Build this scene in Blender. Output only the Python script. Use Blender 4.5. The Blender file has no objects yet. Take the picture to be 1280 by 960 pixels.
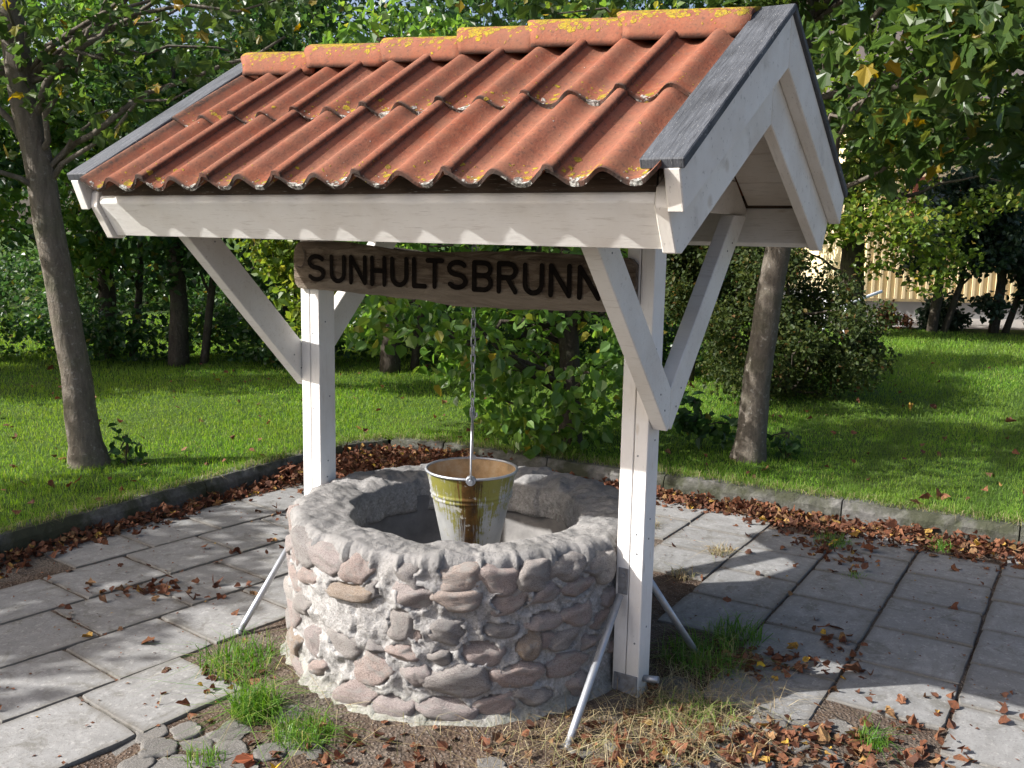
import bpy, bmesh, math, random
import numpy as np
from mathutils import Vector, Matrix, noise
R = math.radians
rng = np.random.default_rng(7)
random.seed(7)
SC = bpy.context.scene
COL = SC.collection

# ------------------------------------------------------------------ camera
CAMH = 1.65
F_PX, PITCH, ROLL = 1202.3714, R(8.8808), R(1.0567)
cam_d = bpy.data.cameras.new('camera'); cam = bpy.data.objects.new('camera', cam_d); COL.objects.link(cam)
cam_d.sensor_width = 36; cam_d.sensor_fit = 'HORIZONTAL'; cam_d.lens = 36 * F_PX / 1280
cam_d.clip_start = 0.05; cam_d.clip_end = 2000
cp, sp_ = math.cos(PITCH), math.sin(PITCH)
fw = Vector((0, cp, -sp_)); upv = Vector((0, sp_, cp)); rx = Vector((1, 0, 0))
cr, sr = math.cos(ROLL), math.sin(ROLL)
r2 = cr * rx + sr * upv; u2 = -sr * rx + cr * upv
cam.matrix_world = Matrix(((r2.x, u2.x, -fw.x, 0), (r2.y, u2.y, -fw.y, 0), (r2.z, u2.z, -fw.z, CAMH), (0, 0, 0, 1)))
SC.camera = cam

# ------------------------------------------------------------------ light
SUN_EL = R(37); SUN_H = Vector((-0.985, -0.17, 0)).normalized()          # horizontal direction towards the sun
SUN_DIR = Vector((SUN_H.x * math.cos(SUN_EL), SUN_H.y * math.cos(SUN_EL), math.sin(SUN_EL)))
w = bpy.data.worlds.new('World'); SC.world = w; w.use_nodes = True
wn = w.node_tree.nodes; wl = w.node_tree.links
sky = wn.new('ShaderNodeTexSky'); sky.sky_type = 'NISHITA'; sky.sun_disc = False
sky.sun_elevation = SUN_EL; sky.sun_rotation = math.atan2(SUN_H.x, SUN_H.y)
sky.air_density = 0.7; sky.dust_density = 4.5; sky.ozone_density = 0.4
bg = wn['Background']; bg.inputs['Strength'].default_value = 0.125
wl.new(sky.outputs[0], bg.inputs[0])
sun_d = bpy.data.lights.new('sun', 'SUN'); sun = bpy.data.objects.new('sun', sun_d); COL.objects.link(sun)
sun_d.energy = 5.0; sun_d.angle = R(0.55); sun_d.color = (1.0, 0.968, 0.93)
sun.rotation_euler = SUN_DIR.to_track_quat('Z', 'Y').to_euler()
SC.view_settings.view_transform = 'Standard'; SC.view_settings.look = 'None'
SC.view_settings.gamma = 1.0; SC.view_settings.use_curve_mapping = False
SC.view_settings.exposure = 1.0
try:
    SC.cycles.max_bounces = 8; SC.cycles.transparent_max_bounces = 8
except Exception:
    pass

# ------------------------------------------------------------------ the frame of the well house
YAW = R(31.3327); O = Vector((-0.1206, 3.6391, 0))
U = Vector((math.cos(YAW), -math.sin(YAW), 0)); T = Vector((-math.sin(YAW), -math.cos(YAW), 0))
def W(s, t, z): return O + U * s + T * t + Vector((0, 0, z))
WC = W(-0.075, -0.03, 0)                     # centre of the stone well

# ------------------------------------------------------------------ material helper
class NT:
    def __init__(s, name):
        s.m = bpy.data.materials.new(name); s.m.use_nodes = True
        s.n = s.m.node_tree.nodes; s.l = s.m.node_tree.links; s.n.clear()
        s.out = s.n.new('ShaderNodeOutputMaterial')
    def node(s, t, ins=None, **kw):
        q = s.n.new(t)
        for k, v in kw.items(): setattr(q, k, v)
        for k, v in (ins or {}).items(): s.set(q.inputs[k], v)
        return q
    def set(s, sock, v):
        if isinstance(v, bpy.types.NodeSocket): s.l.new(v, sock)
        elif isinstance(v, (tuple, list)) and len(v) == 3 and sock.type == 'RGBA': sock.default_value = (*v, 1)
        else: sock.default_value = v
    def coord(s, which='Object', scale=(1, 1, 1), loc=(0, 0, 0), rot=(0, 0, 0), src=None):
        c = src or s.node('ShaderNodeTexCoord').outputs[which]
        return s.node('ShaderNodeMapping', {'Vector': c, 'Scale': scale, 'Location': loc, 'Rotation': rot}).outputs[0]
    def pos(s): return s.node('ShaderNodeNewGeometry').outputs['Position']
    def noise(s, vec, scale, detail=4, rough=.55, dist=0):
        return s.node('ShaderNodeTexNoise', {'Vector': vec, 'Scale': scale, 'Detail': detail, 'Roughness': rough, 'Distortion': dist}).outputs['Fac']
    def vor(s, vec, scale, feature='F1', out='Distance', **ins):
        return s.node('ShaderNodeTexVoronoi', {'Vector': vec, 'Scale': scale, **ins}, feature=feature).outputs[out]
    def ramp(s, fac, stops, interp='LINEAR'):
        r = s.node('ShaderNodeValToRGB', {'Fac': fac}); e = r.color_ramp.elements; r.color_ramp.interpolation = interp
        while len(e) > 1: e.remove(e[-1])
        for i, (p, c) in enumerate(stops):
            el = e[0] if i == 0 else e.new(p)
            el.position = p
            if isinstance(c, (int, float)): c = (c, c, c)
            el.color = (*c, 1)
        return r.outputs[0]
    def mix(s, f, a, b, mode='MIX'):
        q = s.n.new('ShaderNodeMix'); q.data_type = 'RGBA'; q.blend_type = mode
        s.set(q.inputs[0], f); s.set(q.inputs[6], a); s.set(q.inputs[7], b)
        return q.outputs[2]
    def math(s, op, a, b=0.0, clamp=False):
        q = s.n.new('ShaderNodeMath'); q.operation = op; q.use_clamp = clamp
        s.set(q.inputs[0], a); s.set(q.inputs[1], b); return q.outputs[0]
    def xyz(s, v): return s.node('ShaderNodeSeparateXYZ', {0: v}).outputs
    def bump(s, h, strength=.4, dist=.01, n=None):
        ins = {'Height': h, 'Strength': strength, 'Distance': dist}
        if n is not None: ins['Normal'] = n
        return s.node('ShaderNodeBump', ins).outputs[0]
    def rnd(s): return s.node('ShaderNodeObjectInfo').outputs['Random']
    def island(s): return s.node('ShaderNodeNewGeometry').outputs['Random Per Island']
    def bsdf(s, color, rough=.8, bump=None, metallic=0.0, spec=.3, **kw):
        b = s.node('ShaderNodeBsdfPrincipled', {'Base Color': color, 'Roughness': rough, 'Metallic': metallic, 'Specular IOR Level': spec, **kw})
        if bump is not None: s.l.new(bump, b.inputs['Normal'])
        s.l.new(b.outputs[0], s.out.inputs[0]); return s.m

def shifted(n, vec):          # a different patch of texture for every copy
    r = n.rnd()
    o = n.node('ShaderNodeCombineXYZ', {0: n.math('MULTIPLY', r, 13.7), 1: n.math('MULTIPLY', r, 31.1), 2: n.math('MULTIPLY', r, 7.3)}).outputs[0]
    return n.node('ShaderNodeVectorMath', {0: vec, 1: o}, operation='ADD').outputs[0]

M = {}
MOW = 59.5
def mat_white(name='white_paint', stretch=(1, 9, 9), base=(.68, .675, .65), dirt=.6):
    n = NT(name); c = n.coord('Object'); v = shifted(n, n.coord(src=c, scale=stretch))
    v0 = shifted(n, c)
    grain = n.noise(v, 9, 6, .65, .3); blot = n.noise(v0, 3.2, 5, .6); fine = n.noise(v0, 40, 3, .6)
    col = n.mix(n.ramp(blot, [(.42, 0.0), (.72, 1.0)]), base, tuple(x * y for x, y in zip(base, (.84, .81, .77))))
    col = n.mix(n.math('MULTIPLY', n.ramp(grain, [(.56, 0.0), (.75, 1.0)]), dirt), col, (.36, .33, .29))
    knots = n.vor(n.coord(src=v0, scale=tuple(x ** .5 for x in stretch)), 3.1)
    col = n.mix(n.math('MULTIPLY', n.ramp(knots, [(.035, 1.0), (.08, 0.0)]), .45), col, (.40, .33, .24))
    scr = n.noise(n.coord(src=v, scale=(1, 3, 3)), 21, 2, .5)
    col = n.mix(n.math('MULTIPLY', n.ramp(scr, [(.66, 0.0), (.71, 1.0)]), dirt * .8), col, (.27, .25, .22))
    if name.endswith('upright'):
        zz = n.xyz(c)[2]; ft = n.math('ADD', zz, n.math('MULTIPLY', blot, .25)); col = n.mix(n.ramp(ft, [(.12, .7), (.34, 0.0)]), col, (.33, .32, .25))
    h = n.math('ADD', n.math('MULTIPLY', grain, .7), n.math('MULTIPLY', fine, .3))
    return n.bsdf(col, n.ramp(blot, [(.3, .5), (.7, .75)]), n.bump(h, .28, .004), spec=.35)
M['white'] = mat_white()
M['white_z'] = mat_white('white_paint_upright', (9, 9, 1), (.74, .735, .72), .3)
M['white_s'] = mat_white('white_paint_sloping', (9, 1.2, 1.2), (.70, .68, .635), .55)
M['white_dirty'] = mat_white('white_paint_worn', (1, 9, 9), (.62, .585, .53), .8)

def mat_grey_wood(name, a, b, stretch):
    n = NT(name); v0 = shifted(n, n.coord('Object')); v = n.coord(src=v0, scale=stretch)
    g = n.noise(v, 7, 8, .7, .4); p = n.noise(v0, 5, 4)
    col = n.ramp(g, [(.3, a), (.62, b)])
    col = n.mix(n.ramp(p, [(.5, 0.0), (.72, .5)]), col, tuple(x * .5 for x in a))
    fl = n.noise(n.coord(src=v, scale=(1, 2, 2)), 26, 2)
    col = n.mix(n.ramp(fl, [(.68, 0.0), (.72, .6)]), col, (.42, .42, .40))
    return n.bsdf(col, .7, n.bump(g, .6, .006), spec=.3)
M['cap'] = mat_grey_wood('weathered_grey_wood', (.024, .027, .032), (.085, .092, .104), (22, 1.3, 1.3))
M['dark_wood'] = mat_grey_wood('dark_brown_wood', (.025, .017, .012), (.075, .05, .036), (1, 10, 10))

def mat_sign():
    n = NT('weathered_sign_wood'); v0 = n.coord('Object'); v = n.coord(src=v0, scale=(1, 6, 7), rot=(0, R(1.5), 0))
    g = n.noise(v, 5, 9, .68, .8); p = n.noise(v0, 4.5, 5, .6); z = n.xyz(v0)[2]
    col = n.ramp(g, [(.30, (.06, .045, .034)), (.48, (.125, .098, .074)), (.60, (.20, .165, .128)), (.74, (.31, .265, .21))])
    low = n.math('ADD', n.math('MULTIPLY', z, -7.0), n.math('MULTIPLY', p, 1.3))
    col = n.mix(n.math('MULTIPLY', n.ramp(low, [(.95, 0.0), (1.35, 1.0)]), .6), col, (.26, .225, .18))
    sp = n.vor(v0, 38); col = n.mix(n.ramp(sp, [(.06, .6), (.11, 0.0)]), col, (.30, .26, .2))
    return n.bsdf(col, .9, n.bump(g, 1.0, .02), spec=.12)
M['sign'] = mat_sign()
n = NT('black_letter_paint'); M['black'] = n.bsdf(n.mix(n.noise(n.coord('Object'), 60, 4), (.004, .004, .004), (.018, .014, .012)), .95, spec=.05)

def mat_tile(ridge=False):
    n = NT('ridge_terracotta' if ridge else 'terracotta'); c = n.coord('Object'); v = shifted(n, c)
    X, Y, Z = n.xyz(c)[:3]
    big = n.noise(v, 4, 4, .6); med = n.noise(v, 22, 6, .65); fine = n.noise(v, 130, 3, .6)
    hue = n.mix(n.rnd(), (.185, .070, .045), (.25, .108, .072))
    col = n.mix(n.ramp(big, [(.35, 0.0), (.7, 1.0)]), hue, (.20, .062, .034))
    col = n.mix(n.math('MULTIPLY', n.ramp(med, [(.45, 0.0), (.75, 1.0)]), .55), col, (.27, .12, .07))
    col = n.mix(n.math('MULTIPLY', n.ramp(fine, [(.54, 0.0), (.68, 1.0)]), .5), col, (.11, .06, .045))
    col = n.mix(n.math('MULTIPLY', n.ramp(n.noise(v, 55, 5, .75), [(.55, 0.0), (.66, 1.0)]), .4), col, (.29, .14, .085))
    grime = n.noise(v, 9, 6, .7); sp2 = n.noise(n.coord(src=v, loc=(2, 5, 8)), 75, 4, .75)
    val = n.math('SUBTRACT', .5, n.math('MULTIPLY', n.math('COSINE', n.math('MULTIPLY', X, 2 * math.pi / .158)), .5))     # 1 in the troughs
    if ridge:
        e = n.ramp(Z, [(.02, 0.0), (.095, 1.0)]); eg = 0.0; dark = n.ramp(Z, [(.0, 1.0), (.016, 0.0)])
    else:
        e = n.math('MULTIPLY', n.ramp(Y, [(.0, .3), (.03, 1.0), (.17, 0.0)]), n.math('ADD', n.math('MULTIPLY', val, .7), .3))
        eg = n.math('MULTIPLY', n.ramp(Y, [(.0, 1.0), (.075, 0.0)]), val); dark = n.ramp(Y, [(.0, 1.0), (.014, 0.0)])
        seam = n.ramp(X, [(.0, 1.0), (.024, 1.0), (.030, 0.0), (.334, 0.0), (.338, 1.0)])
        col = n.mix(n.math('MULTIPLY', seam, n.ramp(sp2, [(.40, .55), (.55, 1.0)])), col, (.045, .032, .026))
    col = n.mix(n.math('MULTIPLY', n.ramp(grime, [(.42, 0.0), (.62, 1.0)]), .62), col, (.15, .075, .05))
    col = n.mix(n.math('MULTIPLY', n.ramp(sp2, [(.56, 0.0), (.63, 1.0)]), .55), col, (.075, .05, .042))
    col = n.mix(n.math('MULTIPLY', dark, n.ramp(grime, [(.3, .4), (.55, 1.0)])), col, (.055, .045, .04))
    wp = n.node('ShaderNodeVectorMath', {0: v, 1: n.node('ShaderNodeVectorMath', {0: n.node('ShaderNodeTexNoise', {'Vector': v, 'Scale': 45, 'Detail': 4}).outputs['Color'], 'Scale': .022}, operation='SCALE').outputs[0]}, operation='ADD').outputs[0]
    def spots(scale, amt, off):
        q = n.coord(src=wp, loc=off); dd = n.vor(q, scale); cc_ = n.xyz(n.vor(q, scale, out='Color'))[0]
        return n.ramp(n.math('SUBTRACT', n.math('ADD', n.math('MULTIPLY', cc_, .55), amt), n.math('MULTIPLY', dd, 1.15)), [(.30, 0.0), (.36, 1.0)])
    lich = n.math('MAXIMUM', spots(26, n.math('SUBTRACT', n.math('MULTIPLY', e, .80 if ridge else .62), .09), (0, 0, 0)), spots(60, n.math('SUBTRACT', n.math('MULTIPLY', e, .66 if ridge else .52), .09), (4, 1, 2)))
    lich = n.math('MULTIPLY', lich, n.ramp(sp2, [(.36, .35), (.50, 1.0)]))
    col = n.mix(lich, col, n.mix(n.ramp(n.noise(v, 90, 3), [(.4, 0.0), (.6, 1.0)]), (.31, .225, .02), (.19, .15, .03)))
    gl = n.math('MAXIMUM', spots(24, n.math('SUBTRACT', n.math('MULTIPLY', eg, .78), .14), (7, 3, 1)), spots(70, n.math('SUBTRACT', n.math('MULTIPLY', eg, .45), .10), (1, 8, 4)))
    gl = n.math('MULTIPLY', gl, n.ramp(sp2, [(.36, .3), (.5, 1.0)]))
    col = n.mix(gl, col, n.mix(n.ramp(n.noise(v, 120, 3), [(.42, 0.0), (.58, 1.0)]), (.10, .10, .09), (.44, .44, .41)))
    h = n.math('ADD', n.math('ADD', n.math('MULTIPLY', fine, .25), n.math('MULTIPLY', lich, .6)), n.math('MULTIPLY', gl, .6))
    return n.bsdf(col, .95, n.bump(n.math('ADD', h, n.math('MULTIPLY', med, .4)), .7, .006), spec=.08)
M['tile'] = mat_tile(); M['ridge'] = mat_tile(True)

def mat_mortar():
    n = NT('rough_mortar'); c = n.coord('Object'); X, Y, Z = n.xyz(c)[:3]
    a = n.noise(c, 5, 6, .62); b = n.noise(c, 24, 8, .7); d = n.noise(c, 95, 4, .7)
    col = n.ramp(b, [(.32, (.135, .133, .13)), (.44, (.255, .25, .245)), (.66, (.37, .365, .355))])
    col = n.mix(n.ramp(a, [(.45, 0.0), (.7, .6)]), col, (.25, .235, .22))
    col = n.mix(n.math('MULTIPLY', n.ramp(d, [(.50, 0.0), (.60, 1.0)]), .6), col, (.15, .142, .132))
    col = n.mix(n.math('MULTIPLY', n.ramp(n.noise(n.coord(src=c, loc=(5, 3, 1)), 60, 5, .75), [(.52, 0.0), (.62, 1.0)]), .55), col, (.46, .45, .44))
    top = n.ramp(Z, [(.52, 0.0), (.60, 1.0)])                 # darker grey towards the top of the rim
    col = n.mix(n.math('MULTIPLY', top, .9), col, n.mix(n.ramp(a, [(.35, 0.0), (.7, 1.0)]), (.105, .104, .102), (.245, .24, .235)))
    low = n.ramp(n.math('ADD', Z, n.math('MULTIPLY', a, .12)), [(.08, .8), (.19, 0.0)])
    col = n.mix(n.math('MULTIPLY', low, n.ramp(b, [(.4, .2), (.7, 1.0)])), col, (.13, .14, .075))
    h = n.math('ADD', n.math('MULTIPLY', b, .6), n.math('MULTIPLY', d, .4))
    crack = n.vor(n.node('ShaderNodeVectorMath', {0: c, 1: n.node('ShaderNodeTexNoise', {'Vector': c, 'Scale': 6, 'Detail': 4}).outputs['Color']}, operation='ADD').outputs[0], 3.2, 'DISTANCE_TO_EDGE')
    col = n.mix(n.math('MULTIPLY', n.math('MULTIPLY', n.ramp(crack, [(.002, 1.0), (.010, 0.0)]), n.ramp(a, [(.5, 0.0), (.6, 1.0)])), .6), col, (.05, .047, .043))
    return n.bsdf(col, .93, n.bump(h, .9, .012), spec=.1)
M['mortar'] = mat_mortar()
def mat_stone():
    n = NT('fieldstone'); c = shifted(n, n.coord('Object')); r = n.rnd()
    hue = n.ramp(r, [(0, (.47, .385, .36)), (.2, (.43, .40, .38)), (.36, (.52, .41, .37)), (.5, (.36, .34, .33)), (.64, (.48, .415, .40)), (.78, (.53, .43, .375)), (.88, (.42, .33, .25)), (.95, (.56, .53, .50))], 'CONSTANT')
    a = n.noise(c, 2.2, 6, .65); b = n.noise(c, 13, 5, .7); d = n.noise(c, 34, 3, .7)
    col = n.mix(n.ramp(a, [(.4, 0.0), (.7, .7)]), hue, n.mix(.5, hue, (.42, .38, .36)))
    col = n.mix(n.ramp(b, [(.46, 0.0), (.62, .8)]), col, n.mix(.6, hue, (.13, .105, .10)))
    col = n.mix(n.ramp(d, [(.54, 0.0), (.62, .7)]), col, (.60, .56, .52))
    col = n.mix(n.ramp(n.noise(n.coord(src=c, loc=(3, 6, 1)), 26, 4, .75), [(.54, 0.0), (.62, .65)]), col, (.12, .10, .095))
    sm = n.noise(c, 1.5, 6, .7, .4); col = n.mix(n.ramp(sm, [(.50, 0.0), (.64, .85)]), col, (.40, .385, .365))   # smears of mortar
    return n.bsdf(col, .8, n.bump(n.math('ADD', n.math('ADD', b, d), n.math('MULTIPLY', a, .6)), .8, .03), spec=.2)
M['stone'] = mat_stone()
n = NT('concrete_ring'); c = n.coord('Object'); a = n.noise(c, 4, 6, .65); b = n.noise(c, 60, 3)
M['ring'] = n.bsdf(n.mix(n.ramp(b, [(.5, 0.0), (.8, .4)]), n.ramp(a, [(.3, (.10, .098, .095)), (.7, (.26, .25, .24))]), (.12, .12, .12)), .9, n.bump(b, .3, .004))
n = NT('well_water'); M['water'] = n.bsdf((.012, .014, .012), .06, spec=.5)

def mat_slab():
    n = NT('concrete_slab'); p = n.pos(); c = shifted(n, n.coord('Object')); r = n.rnd()
    a = n.noise(p, 2.4, 5, .6); b = n.noise(c, 14, 7, .68); d = n.noise(c, 110, 3, .7)
    col = n.ramp(r, [(0, (.165, .166, .166)), (.5, (.195, .196, .195)), (1, (.222, .222, .219))])
    col = n.mix(n.ramp(a, [(.35, .0), (.7, .55)]), col, (.205, .203, .195))
    col = n.mix(n.ramp(b, [(.50, 0.0), (.72, .6)]), col, (.31, .305, .295))
    big = n.noise(n.coord(src=c, scale=(1, 2.2, 1)), 5.5, 6, .7, .5); col = n.mix(n.ramp(big, [(.42, 0.0), (.65, .7)]), col, (.15, .148, .143))
    col = n.mix(n.ramp(b, [(.25, .5), (.42, 0.0)]), col, (.14, .135, .125))
    col = n.mix(n.ramp(d, [(.56, 0.0), (.64, .5)]), col, (.10, .097, .09))
    st = n.noise(n.coord(src=c, loc=(9, 2, 4)), 7, 7, .75, .8); col = n.mix(n.ramp(st, [(.53, 0.0), (.62, .6)]), col, (.105, .10, .085))
    col = n.mix(n.ramp(n.noise(n.coord(src=c, loc=(1, 7, 3)), 42, 5, .75), [(.56, 0.0), (.64, .5)]), col, (.33, .325, .31))
    X, Y, Z = n.xyz(n.coord('Object'))[:3]
    ed = n.math('MAXIMUM', n.math('ABSOLUTE', X), n.math('ABSOLUTE', Y))
    ed = n.ramp(n.math('ADD', ed, n.math('MULTIPLY', b, .05)), [(.192, 0.0), (.226, .6)])
    col = n.mix(ed, col, (.085, .075, .058))
    cr_ = n.vor(n.node('ShaderNodeVectorMath', {0: c, 1: n.node('ShaderNodeTexNoise', {'Vector': c, 'Scale': 3, 'Detail': 5}).outputs['Color']}, operation='ADD').outputs[0], 1.1, 'DISTANCE_TO_EDGE')
    col = n.mix(n.math('MULTIPLY', n.ramp(cr_, [(.0008, 1.0), (.003, 0.0)]), .22), col, (.07, .068, .062))
    return n.bsdf(col, .85, n.bump(n.math('ADD', b, n.math('MULTIPLY', d, .5)), .45, .004), spec=.25)
M['slab'] = mat_slab()
n = NT('cobble_granite'); c = shifted(n, n.coord('Object')); a = n.noise(c, 9, 6, .7); b = n.noise(c, 60, 3)
M['cobble'] = n.bsdf(n.mix(n.ramp(b, [(.55, 0.0), (.7, .5)]), n.mix(n.ramp(a, [(.35, 0.0), (.7, 1.0)]), (.085, .08, .072), n.mix(n.rnd(), (.14, .135, .128), (.22, .212, .20))), (.09, .08, .065)), .85, n.bump(a, .5, .01))
def mat_kerb():
    n = NT('kerb_concrete'); c = n.pos(); a = n.noise(c, 3, 6, .65); b = n.noise(c, 26, 6, .7); X, Y, Z = n.xyz(c)[:3]
    col = n.mix(n.ramp(b, [(.4, 0.0), (.7, .8)]), n.mix(n.rnd(), (.085, .083, .078), (.12, .117, .11)), (.20, .195, .185))
    col = n.mix(n.ramp(a, [(.42, 0.0), (.58, .9)]), col, (.042, .046, .026))
    return n.bsdf(col, .92, n.bump(b, .8, .012), spec=.15)
M['kerb'] = mat_kerb()
def mat_soil():
    n = NT('soil'); c = n.pos(); a = n.noise(c, 1.8, 6, .65); b = n.noise(c, 22, 8, .72); d = n.vor(c, 85)
    col = n.ramp(b, [(.3, (.030, .021, .016)), (.55, (.080, .056, .041)), (.75, (.15, .115, .088))])
    col = n.mix(n.ramp(a, [(.45, 0.0), (.65, .6)]), col, (.15, .135, .115))
    col = n.mix(n.ramp(d, [(.16, .7), (.25, 0.0)]), col, n.mix(n.vor(c, 85, out='Color'), (.12, .11, .10), (.38, .35, .32)))
    return n.bsdf(col, .95, n.bump(n.math('SUBTRACT', b, n.math('MULTIPLY', d, .8)), .8, .012), spec=.1)
M['soil'] = mat_soil()
def mat_lawn():
    n = NT('lawn_turf'); c = n.pos(); a = n.noise(c, .9, 5, .6); b = n.noise(c, 20, 6, .7)
    col = n.ramp(b, [(.3, (.020, .040, .008)), (.7, (.055, .105, .020))])
    col = n.mix(n.ramp(a, [(.45, 0.0), (.7, .5)]), col, (.085, .105, .028))
    return n.bsdf(col, .9, n.bump(b, .8, .03), spec=.1)
M['lawn'] = mat_lawn()
def mat_leafy(name, cols, trans=.45, rough=.45, big=(.35, .65), spec=.35, patch=None):
    """leaf-sized faces: a colour per leaf, light shining through"""
    n = NT(name); i = n.island()
    col = n.ramp(i, [(p, c) for p, c in cols])
    if patch is not None:
        f = n.ramp(n.noise(n.pos(), patch[0], 3, .5), [(.42, 0.0), (.66, 1.0)])
        col = n.mix(n.math('MULTIPLY', f, patch[2]), col, patch[1])
    if name == 'grass_blades':                            # tracks of the mower on the right-hand lawn
        q = n.coord(src=n.pos(), rot=(0, 0, R(-MOW))); wv = n.node('ShaderNodeTexWave', {'Vector': q, 'Scale': .42, 'Distortion': 1.2, 'Detail': 3, 'Detail Scale': 1.5}, bands_direction='Y').outputs['Fac']
        px_ = n.xyz(n.pos())[0]; wgt = n.ramp(n.math('MULTIPLY', px_, .2), [(.3, 0.0), (.5, 1.0)])
        col = n.mix(n.math('MULTIPLY', n.ramp(wv, [(.72, 0.0), (.98, .6)]), wgt), col, (.05, .10, .02))
        fa = n.noise(n.pos(), .35, 4, .6); col = n.mix(n.ramp(fa, [(.45, 0.0), (.65, .5)]), col, (.12, .19, .03))
    p = n.node('ShaderNodeBsdfPrincipled', {'Base Color': col, 'Roughness': rough, 'Specular IOR Level': spec})
    hs = n.node('ShaderNodeHueSaturation', {'Color': col, 'Hue': .485, 'Saturation': 1.1, 'Value': 1.7}).outputs[0]
    t = n.node('ShaderNodeBsdfTranslucent', {'Color': hs})
    mx = n.node('ShaderNodeMixShader', {0: trans, 1: p.outputs[0], 2: t.outputs[0]})
    n.l.new(mx.outputs[0], n.out.inputs[0]); return n.m
M['grass'] = mat_leafy('grass_blades', [(0, (.085, .19, .020)), (.5, (.125, .26, .028)), (.85, (.175, .31, .04)), (1, (.32, .34, .10))], .42, .5, spec=.25, patch=(.8, (.14, .20, .035), .6))
M['dry'] = mat_leafy('dry_grass_blades', [(0, (.30, .24, .13)), (.45, (.22, .16, .08)), (.7, (.42, .36, .22)), (1, (.13, .16, .04))], .2, .6)
M['fringe'] = mat_leafy('fringe_blades', [(0, (.08, .15, .02)), (.5, (.13, .20, .035)), (.8, (.22, .20, .09)), (1, (.34, .28, .16))], .3, .6)
M['tuft'] = mat_leafy('weed_blades', [(0, (.045, .12, .015)), (.6, (.08, .19, .02)), (.9, (.15, .24, .04)), (1, (.35, .32, .14))], .35, .45)
M['litter'] = mat_leafy('dead_leaves', [(0, (.085, .036, .022)), (.3, (.15, .058, .030)), (.55, (.20, .088, .045)), (.78, (.075, .035, .024)), (.92, (.26, .155, .075)), (.985, (.36, .22, .05)), (1, (.50, .34, .05))], .12, .7, spec=.15, patch=(95, (.06, .032, .022), .75))
M['leaf_linden'] = mat_leafy('broad_leaves', [(0, (.032, .064, .018)), (.5, (.05, .095, .022)), (.93, (.072, .11, .022)), (.97, (.16, .145, .02)), (1, (.30, .19, .02))], .45, .38)
M['leaf_mid'] = mat_leafy('fresh_leaves', [(0, (.06, .135, .026)), (.6, (.095, .19, .034)), (.95, (.14, .22, .04)), (1, (.28, .23, .04))], .5, .35, spec=.5)
M['leaf_dark'] = mat_leafy('dark_leaves', [(0, (.022, .058, .018)), (.6, (.036, .085, .022)), (.97, (.06, .105, .022)), (1, (.20, .16, .03))], .4, .38)
M['leaf_lime'] = mat_leafy('lime_leaves', [(0, (.075, .135, .022)), (.6, (.12, .185, .030)), (.94, (.17, .20, .035)), (1, (.32, .24, .05))], .48, .4)
M['leaf_olive'] = mat_leafy('olive_leaves', [(0, (.024, .040, .012)), (.6, (.042, .064, .016)), (.95, (.065, .078, .02)), (1, (.12, .06, .022))], .35, .55, spec=.2)
M['leaf_conifer'] = mat_leafy('bluish_leaves', [(0, (.016, .034, .020)), (.6, (.026, .05, .028)), (1, (.045, .065, .035))], .3, .45)
def mat_bark(name, a, b, spots):
    n = NT(name); c = n.coord('Object'); v = n.coord(src=c, scale=(3, 3, .8)); g = n.noise(v, 9, 8, .7, .5); s_ = n.noise(c, 30, 5, .7)
    col = n.ramp(g, [(.3, a), (.7, b)])
    col = n.mix(n.ramp(s_, [(.58, 0.0), (.66, spots)]), col, (.36, .35, .31))
    col = n.mix(n.ramp(n.noise(c, 5, 4), [(.5, 0.0), (.7, .5)]), col, (.085, .09, .05))
    lent = n.noise(n.coord(src=c, scale=(5, 5, 22)), 6, 3); col = n.mix(n.ramp(lent, [(.64, 0.0), (.68, .6)]), col, a)
    return n.bsdf(col, .9, n.bump(n.math('ADD', g, n.math('MULTIPLY', s_, .5)), .9, .02), spec=.15)
M['bark'] = mat_bark('smooth_bark', (.085, .072, .058), (.19, .165, .135), .5)
M['bark_dark'] = mat_bark('dark_bark', (.03, .025, .02), (.085, .07, .055), .15)
n = NT('galvanised_steel'); c = n.coord('Object'); a = n.noise(c, 22, 5, .6); b = n.vor(c, 60)
M['galv'] = n.bsdf(n.mix(n.ramp(a, [(.4, 0.0), (.75, .6)]), (.40, .42, .45), (.24, .25, .265)), n.ramp(a, [(.3, .38), (.7, .6)]), n.bump(b, .12, .002), metallic=.75)
n = NT('dull_bracket_steel'); c = n.coord('Object'); a = n.noise(c, 40, 5, .6)
M['bracket'] = n.bsdf(n.mix(n.ramp(a, [(.4, 0.0), (.7, .7)]), (.25, .265, .29), (.13, .125, .12)), .55, n.bump(a, .2, .002), metallic=.6)
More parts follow.
